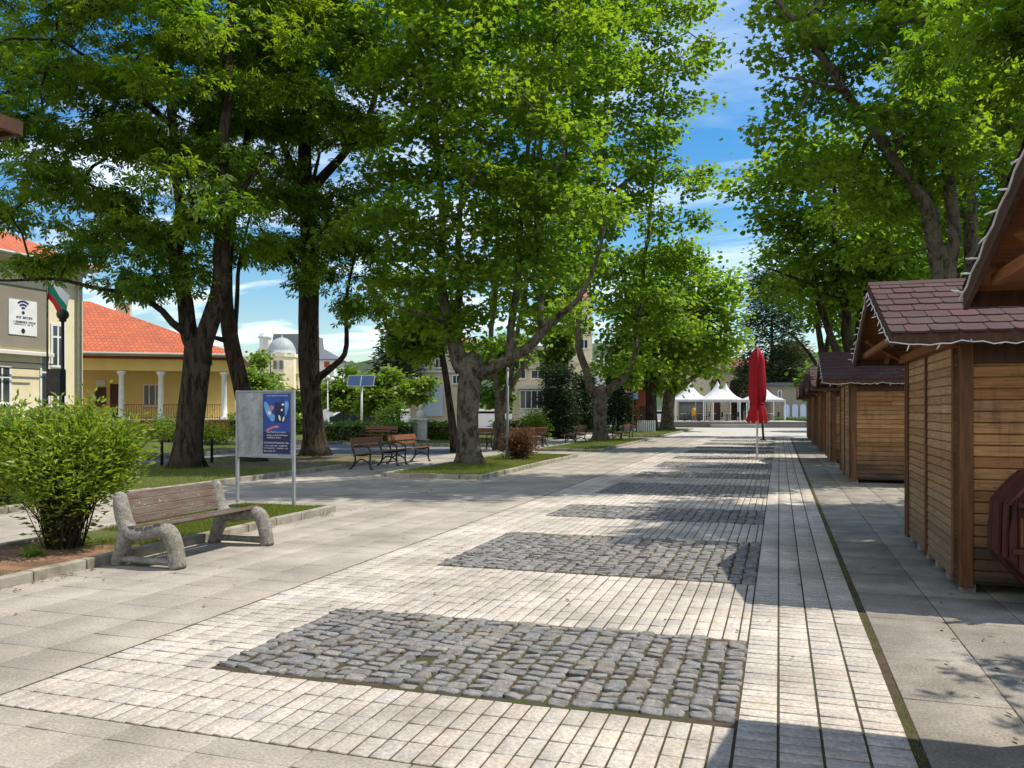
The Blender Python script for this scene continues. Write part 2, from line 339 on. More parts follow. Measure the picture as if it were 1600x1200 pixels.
struct(MB().quad((-30, -5, -0.03), (-11.4, -5, -0.03), (-11.4, 76, -0.03), (-30, 76, -0.03)).build('path_asphalt', MAT['asphalt'], norm=False))
struct(MB().quad((-150, 76, -0.035), (70, 76, -0.035), (70, 84, -0.035), (-150, 84, -0.035)).build('road', MAT['asphalt'], norm=False))
# lawns with kerbs
def lawn(x0, x1, y0, y1, kerbs='flrb', n=0, h=0.06, z=0.07, mat='lawn', name='lawn', kl=0.62, mask=None):
    m = MB(); nx = max(2, int((x1 - x0) / .4)); ny = max(2, int((y1 - y0) / .4)); k = 0
    xs = np.linspace(x0, x1, nx); ys = np.linspace(y0, y1, ny)
    vs = [(x, y, z + 0.012 * math.sin(3 * x + y) + rng.normal(0, 0.006)) for y in ys for x in xs]
    m.add(vs, [(j * nx + i, j * nx + i + 1, (j + 1) * nx + i + 1, (j + 1) * nx + i) for j in range(ny - 1) for i in range(nx - 1)])
    struct(m.build(name, MAT[mat], smooth=True, norm=False))
    kb = MB(); kw = 0.11; zt = z + 0.035
    def run(ax, c, a, b_):
        t = a
        while t < b_ - 0.05:
            e = min(t + kl * (0.92 + 0.16 * rng.random()), b_); g = 0.006; dz = rng.normal(0, 0.004); ds = rng.normal(0, 0.004)
            if ax == 'y': kb.box(c - kw / 2 + ds, c + kw / 2 + ds, t + g, e - g, -0.04, zt + dz)
            else: kb.box(t + g, e - g, c - kw / 2 + ds, c + kw / 2 + ds, -0.04, zt + dz)
            t = e
    if 'r' in kerbs: run('y', x1, y0 - .055, y1 + .055)
    if 'l' in kerbs: run('y', x0, y0 - .055, y1 + .055)
    if 'f' in kerbs: run('x', y0, x0 + .057, x1 - .057)
    if 'b' in kerbs: run('x', y1, x0 + .057, x1 - .057)
    if kb.v: struct(kb.build('kerb', MAT['kerb'], bevel=0.012))
    if n: scatter(x0 + .06, x1 - .06, y0 + .06, y1 - .06, n, z, h, 0.004, mask)
lawn(-8.25, -6.65, 3.5, 7.55, 'lr', 2500, 0.035, mat='soil', name='lawn_soil_bed', mask=lambda p: nz(p, 1.6, 2) > 0.7)
lawn(-8.25, -6.65, 7.56, 11.5, 'lrb', 21000, 0.05, mask=lambda p: (nz(p, 1.2, 5) > -1.2) | (p[:, 1] > 8.4))
lawn(-17.2, -11.4, 5.0, 18.6, 'rf', 38000, 0.055)
lawn(-17.2, -11.4, 18.61, 24.6, 'rb', 9000, 0.045, mat='drysoil', name='lawn_dry_soil', mask=lambda p: nz(p, 0.9, 8) > 0.5)
lawn(-8.95, -6.5, 17.9, 27.3, 'frlb', 22000, 0.05)
lawn(-8.95, -6.5, 31.0, 44.5, 'frlb', 16000, 0.05)
lawn(-9.6, -6.6, 48.5, 68.0, 'frl', 12000, 0.06)
lawn(-27, -19.5, 12.0, 31.0, 'rb', 14000, 0.07)
lawn(-19.0, -11.6, 34.0, 50.0, 'frlb', 16000, 0.07)
lawn(-34, -20, 34.0, 60.0, 'frlb', 12000, 0.08)
lawn(-19, -11, 53.0, 72.0, 'frlb', 9000, 0.08)
V = np.concatenate(GR); tag(mesh_np('grass', V, [np.arange(len(V)).reshape(-1, 3)], MAT['grass']), 'short green grass growing on the lawn strips beside the plaza', 'grass', kind='stuff')
# a few dry leaves and bits blown against the kerbs and into the joints
def litter():
    n = 420; u = rng.random(n); P_ = np.zeros((n, 3))
    P_[:, 1] = 4.5 + 22 * rng.random(n) ** 1.6; P_[:, 0] = np.where(u < .45, -6.57 + np.abs(rng.normal(0, .12, n)), np.where(u < .62, -6.6 + 7 * rng.random(n), np.where(u < .8, .9 + .6 * rng.random(n), XCL + 3.1 * rng.random(n)))); P_[:, 2] = .008
    a = rng.random(n) * 6.28; s = .012 + .022 * rng.random(n); V = np.zeros((n, 4, 3))
    for k, (q, l) in enumerate(((0, 1), (1.57, .45), (3.14, 1), (4.71, .45))): V[:, k, 0] = P_[:, 0] + s * l * np.cos(a + q); V[:, k, 1] = P_[:, 1] + s * l * np.sin(a + q); V[:, k, 2] = P_[:, 2] + rng.random(n) * .012
    MAT['dryleaf'] = pm('dry_leaf', (.8, .8, .8), (1, 1, 1), 8, .8, 0, isl=[(.14, .075, .03), (.22, .13, .05), (.10, .07, .04), (.16, .15, .05)])
    tag(mesh_np('fallen_leaves', V.reshape(-1, 3), [np.arange(4 * n).reshape(-1, 4)], MAT['dryleaf']), 'scattered dry fallen leaves along the kerb and on the paving', 'leaves', kind='stuff')
litter()
# distant hill
def hill():
    m = MB(); nx, ny = 120, 24; vs = []
    for j in range(ny):
        for i in range(nx):
            x = -700 + 1000 * i / (nx - 1); y_ = 330 + 400 * j / (ny - 1); s = math.sin(math.pi * min(1, j / (ny - 1) * 0.9 + 0.03))
            hgt = (36 + 8 * math.sin(i * 0.105 + 1) + 6 * math.sin(i * 0.45)) * s + rng.normal(0, 1.8) * s
            vs.append((x, y_, hgt - 2))
    m.add(vs, [(j * nx + i, j * nx + i + 1, (j + 1) * nx + i + 1, (j + 1) * nx + i) for j in range(ny - 1) for i in range(nx - 1)])
    struct(m.build('hill', MAT['hill'], smooth=True))
hill()
# ================================================================== HUTS
def plankmat(name, tones, grey, rough=0.75, zlo=0.1, zhi=1.1, gmax=0.75):
    m, t, b = newmat(name); v = coords(t, (1, 1, 1))
    r = t.nodes.new('ShaderNodeValToRGB'); e = r.color_ramp.elements
    while len(e) < len(tones): e.new(0.5)
    for i, c in enumerate(tones): e[i].position = i / (len(tones) - 1); e[i].color = (*c, 1)
    t.links.new(island(t), r.inputs[0])
    gv = coords(t, (2.2, 2.2, 55)); g = noise(t, gv, 1.6, 6, 0.7, 0.6)
    col = mixc(t, 1.0, r.outputs[0], ramp(t, g, [(0.36, 0.55), (0.6, 1.15)]), 'MULTIPLY')
    kn = nn(t, 'ShaderNodeTexVoronoi', Scale=4.2); t.links.new(coords(t, (1, 1, 2.6)), kn.inputs['Vector'])
    col = mixc(t, ramp(t, kn.outputs['Distance'], [(0.05, 0.9), (0.12, 0.0)]), col, (0.05, 0.022, 0.01))
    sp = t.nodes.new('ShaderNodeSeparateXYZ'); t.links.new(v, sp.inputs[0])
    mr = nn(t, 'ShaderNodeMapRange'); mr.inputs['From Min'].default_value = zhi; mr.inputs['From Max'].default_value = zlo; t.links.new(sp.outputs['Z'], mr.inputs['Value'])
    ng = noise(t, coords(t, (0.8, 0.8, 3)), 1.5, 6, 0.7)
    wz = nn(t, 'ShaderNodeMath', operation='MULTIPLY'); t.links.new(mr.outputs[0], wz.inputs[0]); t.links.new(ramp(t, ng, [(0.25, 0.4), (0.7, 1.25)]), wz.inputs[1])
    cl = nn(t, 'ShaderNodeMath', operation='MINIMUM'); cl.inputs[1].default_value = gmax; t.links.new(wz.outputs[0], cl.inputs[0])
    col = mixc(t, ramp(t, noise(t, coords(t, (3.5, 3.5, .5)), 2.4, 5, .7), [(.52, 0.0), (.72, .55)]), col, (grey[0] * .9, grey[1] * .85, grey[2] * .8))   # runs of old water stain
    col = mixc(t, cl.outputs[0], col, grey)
    t.links.new(col, b.inputs['Base Color']); b.inputs['Roughness'].default_value = rough; b.inputs['Specular IOR Level'].default_value = 0.25
    bump(t, g, 0.35, 0.004, b); return m
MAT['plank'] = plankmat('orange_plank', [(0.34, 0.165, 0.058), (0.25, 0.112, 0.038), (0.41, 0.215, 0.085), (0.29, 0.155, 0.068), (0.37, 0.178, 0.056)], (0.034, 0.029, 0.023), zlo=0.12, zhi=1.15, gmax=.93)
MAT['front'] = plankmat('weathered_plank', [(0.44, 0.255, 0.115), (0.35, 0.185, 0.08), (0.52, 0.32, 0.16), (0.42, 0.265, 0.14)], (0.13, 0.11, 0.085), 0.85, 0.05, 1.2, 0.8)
MAT['darkwood'] = pm('dark_brown_wood', (0.042, 0.017, 0.008), (0.085, 0.035, 0.015), 3, 0.6, 0.3, 30, 0.004, sc3=(8, 8, 1))
MAT['post'] = pm('brown_post', (0.085, 0.036, 0.014), (0.15, 0.065, 0.025), 3, 0.6, 0.3, 30, 0.004, sc3=(8, 8, 1))
MAT['gable'] = plankmat('gable_board', [(0.27, 0.095, 0.024), (0.21, 0.075, 0.02), (0.31, 0.12, 0.035)], (0.3, 0.13, 0.04), 0.7, -9, -8, 0.0)
def shinglemat():
    m, t, b = newmat('red_shingle'); v = coords(t, (1, 1, 1))
    col = ramp(t, island(t), [(0.0, (0.040, 0.014, 0.014)), (0.35, (0.058, 0.018, 0.017)), (0.7, (0.034, 0.015, 0.016)), (1.0, (0.082, 0.023, 0.021))])
    col = mixc(t, 1.0, col, ramp(t, noise(t, v, 200, 2, 0.8), [(0.3, 0.6), (0.7, 1.4)]), 'MULTIPLY')
    col = mixc(t, ramp(t, noise(t, v, 1.6, 6), [(0.5, 0.0), (0.75, 0.6)]), col, (0.075, 0.05, 0.045))
    t.links.new(col, b.inputs['Base Color']); b.inputs['Roughness'].default_value = 0.9; bump(t, noise(t, v, 160, 3), 0.4, 0.004, b); return m
MAT['shingle'] = shinglemat()
MAT['lightwire'] = pm('clear_wire', (0.55, 0.55, 0.53), (0.7, 0.7, 0.68), 40, 0.35, 0, spec=0.5)
MAT['stone'] = pm('grey_block', (0.2, 0.19, 0.17), (0.32, 0.3, 0.27), 8, 0.9, 0.4, 60, 0.006)
def planks(m, ax, c, a, b_, z0, z1, pitch, thick=0.022, out=1):
    """rounded log-siding rows on a wall. ax 'x': wall normal along x at x=c, running y a..b; 'y': normal along y"""
    z = z0
    while z < z1 - 0.01:
        e = min(z + pitch, z1); g = 0.006; prof = [(0, z + g * .6), (-thick * .8 * out, z + g * .8), (-thick * out, z + g * 1.8), (-thick * .8 * out, e - g * 1.6), (-thick * .45 * out, e - g * .7), (0, e - g * .6)]
        prof = [(c + p, q) for p, q in prof]
        # split in two boards at a random butt joint
        cuts = [a, a + (b_ - a) * (0.3 + 0.4 * random.random()), b_] if b_ - a > 1.5 and random.random() < 0.45 else [a, b_]
        for i in range(len(cuts) - 1):
            m.prism(prof, cuts[i], cuts[i + 1] - (0.003 if i < len(cuts) - 2 else 0), 'y' if ax == 'x' else 'y_')
        z = e
    return m
_old = MB.prism
def _prism(s, poly, a, b, axis='y'):
    if axis == 'y_':   # poly=(y,z), extruded along x
        return _old(s, poly, a, b, 'x')
    return _old(s, poly, a, b, axis)
MB.prism = _prism
HW, EO, DEP = 1.52, 1.84, 2.5          # wall half width, eave half width, depth
EZ, RZ_, GX = 2.27, 2.93, -0.56        # eave z, ridge z, gable overhang
SL = (RZ_ - EZ) / EO
def make_hut(seed=1):
    random.seed(seed)
    r = thing('wooden_hut', '', 'hut', (1.5, 0, 0), 0, 'wooden market huts in a row')
    # street front (x=0 plane): two shutter panels with dark battens
    m = MB(); planks(m, 'x', 0.0, -HW + .1, -0.03, 0.10, 2.16, 0.086); planks(m, 'x', 0.0, 0.03, HW - .1, 0.10, 2.16, 0.086)
    m.box(0.002, 0.03, -HW + .09, HW - .09, 0.08, 2.17)
    m.build('front_wall', MAT['front'], r)
    for y0 in (-HW + .05, -0.03, HW - .26, HW - .10): MB().box(-0.045, -0.024, y0, y0 + 0.05, 0.07, 2.15).build('batten', MAT['post'], r, bevel=0.005)
    # side walls and back
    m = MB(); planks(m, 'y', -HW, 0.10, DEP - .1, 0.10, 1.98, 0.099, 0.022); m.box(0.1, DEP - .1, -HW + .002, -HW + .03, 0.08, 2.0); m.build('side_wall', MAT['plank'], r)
    m = MB(); m.box(0.1, DEP - .1, -HW - .02, -HW + .03, 2.003, 2.25); m.build('eave_shade_strip', MAT['darkwood'], r, bevel=0.005)  # dark strip standing in for the shade beneath the eave
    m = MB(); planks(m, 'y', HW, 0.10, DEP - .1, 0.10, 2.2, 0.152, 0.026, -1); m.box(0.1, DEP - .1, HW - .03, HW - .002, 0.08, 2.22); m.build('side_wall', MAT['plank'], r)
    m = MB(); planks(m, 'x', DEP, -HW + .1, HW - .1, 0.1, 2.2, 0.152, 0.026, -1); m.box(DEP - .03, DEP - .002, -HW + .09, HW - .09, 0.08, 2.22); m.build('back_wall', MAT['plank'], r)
    for sx in (0.0, DEP - .11):
        for sy in (-HW - .035, HW - .075): MB().box(sx, sx + 0.11, sy, sy + 0.11, 0.05, 2.24).build('corner_post', MAT['post'], r, bevel=0.008)
    m = MB(); m.box(0.03, DEP - .03, -HW + .04, HW - .04, 0.085, 0.125); m.build('floor', MAT['darkwood'], r)
    for x_, y_ in [(.08, q) for q in np.linspace(-HW + .08, HW - .08, 6)] + [(1.2, -HW + .08), (DEP - .1, -HW + .08), (DEP - .1, HW - .08)]:
        MB().box(x_ - .06, x_ + .06, y_ - .06, y_ + .06, -0.01, 0.082).build('foot_block', MAT['stone'], r, bevel=0.01)
    # roof: deck + shingle courses
    x0, x1 = GX, DEP + .3; L = math.hypot(EO, RZ_ - EZ); n = 8; roof = None
    for sgn in (-1, 1):
        deck = MB(); deck.add([(x0, sgn * EO, EZ), (x1, sgn * EO, EZ), (x1, sgn * .012, RZ_), (x0, sgn * .012, RZ_), (x0, sgn * EO, EZ - .03), (x1, sgn * EO, EZ - .03), (x1, sgn * .012, RZ_ - .03), (x0, sgn * .012, RZ_ - .03)],
                              [(0, 1, 2, 3), (4, 7, 6, 5), (0, 4, 5, 1), (1, 5, 6, 2), (2, 6, 7, 3), (3, 7, 4, 0)])
        d = deck.build('roof', MAT['gable'], r)
        sh = MB()
        for c in range(n):
            a = c / n; b_ = (c + 1) / n; x = x0 - .03 - random.random() * .15
            while x < x1 + .03:
                wd = 0.19 + random.random() * 0.04; xa, xb = max(x, x0 - .03), min(x + wd - .008, x1 + .03)
                if xb - xa > 0.02:
                    def pt(xx, f, dz): return (xx, sgn * (EO + .03) * (1 - f) + sgn * .0, EZ - .012 + (RZ_ - EZ + .02) * f + dz)
                    mid = (xa + xb) / 2; lo = a - .35 / n; cut = min(.035, (xb - xa) * .2)
                    h = .016 + random.random() * .006
                    sh.add([pt(xa, a, h), pt(xa + cut, a - .09 / n, h), pt(xb - cut, a - .09 / n, h), pt(xb, a, h), pt(xb, b_, .006), pt(xa, b_, .006),
                            pt(xa, a, .001), pt(xa + cut, a - .09 / n, .001), pt(xb - cut, a - .09 / n, .001), pt(xb, a, .001)],
                           [(0, 1, 2, 3, 4, 5), (0, 6, 7, 1), (1, 7, 8, 2), (2, 8, 9, 3)])
                x += wd
        sh.build('shingles', MAT['shingle'], d, norm=False)
    m = MB(); m.prism([(-.1, RZ_ - .012), (0, RZ_ + .035), (.1, RZ_ - .012), (.08, RZ_ - .03), (-.08, RZ_ - .03)], x0 - .035, x1 + .035, 'x'); m.build('ridge_cap', MAT['shingle'], r)
    # rake boards, eave boards, rafters, gable infill
    for sgn in (-1, 1):
        for xx in (x0 - .028, x1 + .004):
            m = MB(); m.add([(xx + dx_, sgn * q, EZ + (EO - q) * SL + dz) for dx_ in (0, .026) for q, dz in ((EO + .02, -.012), (0.002, -.008), (0.002, -.135), (EO + .02, -.12))],
                            [(0, 1, 2, 3), (7, 6, 5, 4), (0, 4, 5, 1), (1, 5, 6, 2), (2, 6, 7, 3), (3, 7, 4, 0)])
            m.build('rake_board', MAT['darkwood'], r)
        m = MB(); m.box(x0, x1, sgn * (EO + .002) - (0 if sgn > 0 else .024), sgn * (EO + .002) + (.024 if sgn > 0 else 0), EZ - .115, EZ - .014); m.build('eave_board', MAT['darkwood'], r)
        m = MB()
        for xx in np.linspace(x0 + .35, x1 - .3, 4): m.bar((xx, sgn * (EO - .03), EZ - .065), (xx, sgn * .03, RZ_ - .085), .05, .07)
        m.build('rafter', MAT['gable'], r)
    m = MB(); k = 9
    zb = 2.17
    for i in range(k):
        za, ze = zb + i * .08, zb + (i + 1) * .08 - .004; wa = min(HW, (RZ_ - .04 - za) / SL); we = min(HW, (RZ_ - .04 - ze) / SL)
        if we > 0.03: m.prism([(-wa, za), (wa, za), (we, ze), (-we, ze)], 0.004, 0.026, 'x')
    m.build('gable_board', MAT['gable'], r)
    m = MB(); m.box(-0.10, -.004, -HW - .05, HW + .05, 2.165, 2.25); m.bar((-.09, -.02, 2.26), (GX + .05, -.02, RZ_ - .2), .05, .05); m.bar((-.05, -HW, 2.2), (GX + .06, -1.1, 2.42), .05, .05); m.bar((-.05, HW, 2.2), (GX + .06, 1.1, 2.42), .05, .05); m.bar((GX + .08, -1.62, 2.27), (GX + .08, 1.62, 2.27), .05, .06)
    m.build('tie_beam', MAT['gable'], r, bevel=0.005)
    return r
def string_light(seed=2):
    random.seed(seed); r = thing('string_light', '', 'string light', (1.5, 0, 0), 0, 'string lights along the hut roofs')
    x0 = GX - .045; pts = []
    for i in range(41):
        q = -EO - .02 + (2 * EO + .04) * i / 40; pts.append((x0, q, EZ + (EO - abs(q)) * SL - .07 + .012 * math.sin(i * 2.1)))
    e = [(x0 + (DEP + .7) * i / 40, -EO - .045, EZ - .09 - .03 * abs(math.sin(i * .42)) + .008 * math.sin(i * 3)) for i in range(41)]
    m = MB(); m.tube(pts, .0055, 5); m.tube(e, .0055, 5); m.build('wire', MAT['lightwire'], r)
    for p in pts[1::2] + e[2::3]:
        a = Vector(p); d = Vector((random.uniform(-.6, -.1), random.uniform(-.7, .7), random.uniform(-1, .2))).normalized(); MB().tube([a, a + d * .03, a + d * .06], [.004, .006, .003], 5).build('bulb', MAT['lightwire'], r)
    return r
proto = make_hut(); sl0 = string_light()
hut_spots = [(3.22, 'wooden market hut nearest the camera, only its roof eave showing top right'), (9.66, 'orange plank market hut with red shingle roof and a dark cart leaning by its wall'),
             (21.1, 'weathered market hut standing just beyond the gap in the hut row'), (28.0, 'market hut third from the front of the row, behind the greyed one'), (34.2, 'market hut fourth from the front along the paved walk'),
             (41.0, 'market hut second from the far end of the row'), (47.6, 'smallest looking market hut at the far end of the row')]
sl_lab = ['clear string light zigzagging up the nearest roof edge at top right', 'clear string light along the roof edges of the orange plank hut', 'clear string light on the roof of the hut beyond the gap',
          'clear string light on the third hut from the front', 'clear string light on the fourth hut from the front', 'clear string light on the hut second from the far end', 'clear string light on the hut at the far end']
for i, (y_, lab) in enumerate(hut_spots):
    o = proto if i == 0 else copy_tree(proto); o.location = (1.545 if i == 0 else 1.5, y_, 0); o['label'] = lab
    if i < 3:
        s_ = sl0 if i == 0 else copy_tree(sl0); s_.location = (1.545 if i == 0 else 1.5, y_, 0); s_['label'] = sl_lab[i]
# kiosk whose roof corner shows at the left edge
def eave_kiosk():
    c = W(32, 203, 4.4); r = thing('kiosk', 'wooden kiosk whose brown eave pokes in at the upper left edge', 'kiosk', (c[0], c[1], 0), math.radians(0))
    zt = c[2]
    m = MB(); m.add([(0, 0, zt), (-2.6, 0, zt), (-2.6, -2.8, zt + .0), (0, -2.8, zt), (-1.3, -1.4, zt + 1.05)], [(0, 1, 4), (1, 2, 4), (2, 3, 4), (3, 0, 4), (3, 2, 1, 0)])
    m.build('roof', MAT['gable'], r)
    m = MB()
    for (a, b_) in (((0, 0), (-2.6, 0)), ((-2.6, 0), (-2.6, -2.8)), ((-2.6, -2.8), (0, -2.8)), ((0, -2.8), (0, 0))): m.bar((a[0], a[1], zt + .005), (b_[0], b_[1], zt + .005), .03, .07)
    m.build('fascia', MAT['darkwood'], r)
    m = MB(); planks(m, 'x', -2.3, -2.5, -.3, .05, zt - .02, .15, .025, -1); m.box(-2.4, -2.3, -2.5, -.3, 0, zt - .01); m.box(-2.3, -1.7, -2.5, -2.4, 0, zt - .01); m.build('wall', MAT['plank'], r)
eave_kiosk()
# dark red cart leaning beside the hut
MAT['cart'] = pm('dark_red_boards', (0.034, 0.010, 0.007), (0.07, 0.019, 0.012), 4, 0.65, 0.3, 30, 0.004, sc3=(9, 9, 1), isl=[(0.8, 0.8, 0.8), (1.25, 1.1, 1.05)])
def cart():
    r = thing('wooden_cart', 'dark red wooden cart with upright handles against the hut wall', 'cart', (1.70, 7.32, 0), math.radians(4))
    oc = [(.0, .44), (.012, .86), (.22, 1.1), (.95, 1.1), (1.15, .86), (1.16, .44), (.9, .13), (.28, .13)]
    def zr(x):
        zs = []
        for i in range(len(oc)):
            a, b_ = oc[i], oc[(i + 1) % len(oc)]
            if (a[0] - x) * (b_[0] - x) <= 0 and a[0] != b_[0]: zs.append(a[1] + (b_[1] - a[1]) * (x - a[0]) / (b_[0] - a[0]))
        return min(zs), max(zs)
    for yy, nm in ((0.0, 'front_panel'), (.52, 'rear_panel')):
        m = MB(); x = .004
        while x < 1.14:
            e = min(x + .062, 1.156); (a0, a1), (b0, b1) = zr(x + .002), zr(e - .002)
            m.prism([(x, a0), (e - .007, b0), (e - .007, b1), (x, a1)], yy, yy + .028 + random.random() * .006, 'y'); x = e
        m.build(nm, MAT['cart'], r, bevel=0.004)
    m = MB()
    for i in range(len(oc)):
        a, b_ = oc[i], oc[(i + 1) % len(oc)]
        if not (a[1] > 1.0 and b_[1] > 1.0):
            for q in range(6):
                ya_, yb_ = .031 + q * .0815 + .004, .031 + (q + 1) * .0815 - .005; jt = random.uniform(-.004, .004); m.add([(a[0] + jt, ya_, a[1]), (b_[0] + jt, ya_, b_[1]), (b_[0] + jt, yb_, b_[1]), (a[0] + jt, yb_, a[1])], [(0, 1, 2, 3)])
    o = m.build('side_boards', MAT['cart'], r); sd = o.modifiers.new('solid', 'SOLIDIFY'); sd.thickness = .02
    m = MB(); m.prism([(.03, .45), (.03, .84), (.23, 1.07), (.94, 1.07), (1.12, .84), (1.13, .45), (.89, .16), (.29, .16)], .036, .515); m.build('inner_box', MAT['darkwood'], r)
    m = MB(); m.bar((.02, -.014, .50), (1.14, -.014, .50), .026, .04, (0, 0, 1)); m.bar((.06, -.014, .86), (1.1, -.014, .86), .026, .04); m.build('rail', MAT['darkwood'], r, bevel=.004)
    for x, l in ((.155, -.05), (.20, .07)): MB().bar((x, -.03, .74), (x + l, -.045, 1.21), .035, .05, (0, 1, 0)).build('handle', MAT['darkwood'], r, bevel=.006)
    for x in (.075, .12): MB().box(x, x + .018, -.014, -.002, .54, .76).build('pale_slat', MAT['post'], r)
    for x in (.42, .85):
        m = MB(); pr = [(.05, -.03), (.10, -.035), (.125, -.02), (.125, .02), (.10, .035), (.05, .03)]
        k = len(m.v); n = 20
        for rr, yy in pr:
            for j in range(n): q = 2 * math.pi * j / n; m.v.append((x + rr * math.cos(q), .26 + yy, .125 + rr * math.sin(q)))
        for i in range(len(pr)):
            for j in range(n): m.f.append((i * n + j, i * n + (j + 1) % n, ((i + 1) % len(pr)) * n + (j + 1) % n, ((i + 1) % len(pr)) * n + j))
        m.build('wheel', MAT['darkwood'], r, smooth=True)
cart()
# ================================================================== TREES
def barkmat(name, c1, c2, c3, moss, sz=0.22, sc=9):
    m, t, b = newmat(name); v = coords(t, (1, 1, sz))
    n1 = noise(t, v, sc, 8, 0.7, 0.4); col = ramp(t, n1, [(0.40, tuple(x * .35 for x in c1)), (0.47, c1), (0.56, c2), (0.66, c1)])
    col = mixc(t, ramp(t, noise(t, coords(t), 1.7, 6, 0.6), [(0.5, 0.0), (0.64, 0.8)]), col, c3)
    col = mixc(t, ramp(t, noise(t, coords(t, (1, 1, .5)), 0.9, 5, 0.6), [(0.52, 0.0), (0.7, 0.55)]), col, moss)
    t.links.new(col, b.inputs['Base Color']); b.inputs['Roughness'].default_value = 0.92; b.inputs['Specular IOR Level'].default_value = 0.15
    bump(t, n1, 1.0, 0.09, b); return m
MAT['bark_dark'] = barkmat('chestnut_bark', (0.035, 0.025, 0.017), (0.085, 0.064, 0.047), (0.05, 0.038, 0.028), (0.05, 0.05, 0.02))
MAT['bark_plane'] = barkmat('plane_bark', (0.085, 0.072, 0.052), (0.16, 0.14, 0.105), (0.20, 0.178, 0.13), (0.075, 0.08, 0.04), 0.45, 8)
MAT['bark_thin'] = barkmat('young_bark', (0.10, 0.085, 0.06), (0.17, 0.145, 0.105), (0.13, 0.11, 0.08), (0.09, 0.095, 0.05), 0.2, 16)
MAT['leaf_chestnut'] = leafmat('chestnut_leaf', [(0.028, 0.064, 0.008), (0.044, 0.092, 0.011), (0.062, 0.122, 0.014), (0.09, 0.155, 0.018)], ((0.14, 0.30, 0.008), (0.30, 0.48, 0.012)), 0.48, .55, .2, (.13, .20, .018), .47)
MAT['leaf_plane'] = leafmat('plane_leaf', [(0.034, 0.072, 0.009), (0.055, 0.105, 0.012), (0.082, 0.14, 0.016), (0.13, 0.195, 0.02)], ((0.17, 0.35, 0.010), (0.32, 0.52, 0.018)), 0.48, .55, .2, (.135, .215, .022), .45)
MAT['leaf_far'] = leafmat('far_leaf', [(0.036, 0.075, 0.011), (0.06, 0.11, 0.015), (0.09, 0.15, 0.018)], ((0.14, 0.28, 0.01), (0.28, 0.42, 0.015)), 0.44, .55, .22)
MAT['leaf_bright'] = leafmat('bright_leaf', [(0.07, 0.13, 0.015), (0.12, 0.19, 0.022), (0.18, 0.24, 0.03)], ((0.2, 0.38, 0.015), (0.34, 0.5, 0.025)), 0.42)
MAT['leaf_shrub'] = leafmat('shrub_leaf', [(0.055, 0.105, 0.012), (0.10, 0.17, 0.018), (0.16, 0.24, 0.024), (0.27, 0.26, 0.035)], ((0.26, 0.44, 0.015), (0.48, 0.58, 0.03)), 0.42, 0.4, 0.4)
MAT['leaf_dark'] = leafmat('conifer_leaf', [(0.010, 0.026, 0.010), (0.018, 0.042, 0.014), (0.034, 0.062, 0.016)], ((0.03, 0.07, 0.01), (0.06, 0.11, 0.015)), 0.22)
MAT['leaf_olive'] = leafmat('olive_conifer_leaf', [(0.03, 0.04, 0.012), (0.06, 0.075, 0.02), (0.10, 0.11, 0.03)], ((0.08, 0.12, 0.01), (0.14, 0.18, 0.02)), 0.25)
MAT['leaf_red'] = leafmat('barberry_leaf', [(0.075, 0.032, 0.02), (0.13, 0.06, 0.035), (0.17, 0.095, 0.05)], ((0.18, 0.08, 0.03), (0.26, 0.15, 0.05)), 0.3)
def shape_lobed():
    ang = [(0, 1.0), (24, .55), (50, .88), (78, .50), (108, .66), (160, .20)]
    pts = [(0, .35, 0)]
    for a, r in ang: pts.append((r * .72 * math.sin(math.radians(a)), .35 + r * .68 * math.cos(math.radians(a)), -.10 * r * abs(math.sin(math.radians(a)))))
    for a, r in ang[:0:-1]: pts.append((-r * .72 * math.sin(math.radians(a)), .35 + r * .68 * math.cos(math.radians(a)), -.10 * r * abs(math.sin(math.radians(a)))))
    n = len(pts) - 1
    return np.array(pts), np.array([(0, 1 + (i + 1) % n, 1 + i) for i in range(n)])
def shape_palm():
    pts = [(0, 0, 0)]; f = []
    for a, l in ((-104, .55), (-54, .82), (-4, 1.0), (50, .84), (100, .58)):
        s, c = math.sin(math.radians(a)), math.cos(math.radians(a)); k = len(pts); w_ = .155 * l + .02
        pts += [(s * l * .62 - c * w_, c * l * .62 + s * w_, -.02 - .10 * l), (s * l, c * l, -.30 * l), (s * l * .62 + c * w_, c * l * .62 - s * w_, -.02 - .10 * l)]
        f += [(0, k + 1, k), (0, k + 2, k + 1)]
    return np.array(pts), np.array(f)
def shape_oval(w_=.24):
    return np.array([(0, 0, 0), (-w_, .5, .07), (0, 1, -.08), (w_, .5, .07)]), np.array([(0, 2, 1), (0, 3, 2)])
def shape_quad():
    return np.array([(0, 0, 0), (-.42, .4, -.06), (-.18, .95, -.1), (.25, .9, -.12), (.45, .35, -.05)]), np.array([(0, 2, 1), (0, 3, 2), (0, 4, 3)])
SH = {'lobed': shape_lobed(), 'palm': shape_palm(), 'oval': shape_oval(), 'quad': shape_quad(), 'needle': shape_oval(.12), 'lance': shape_oval(.155)}
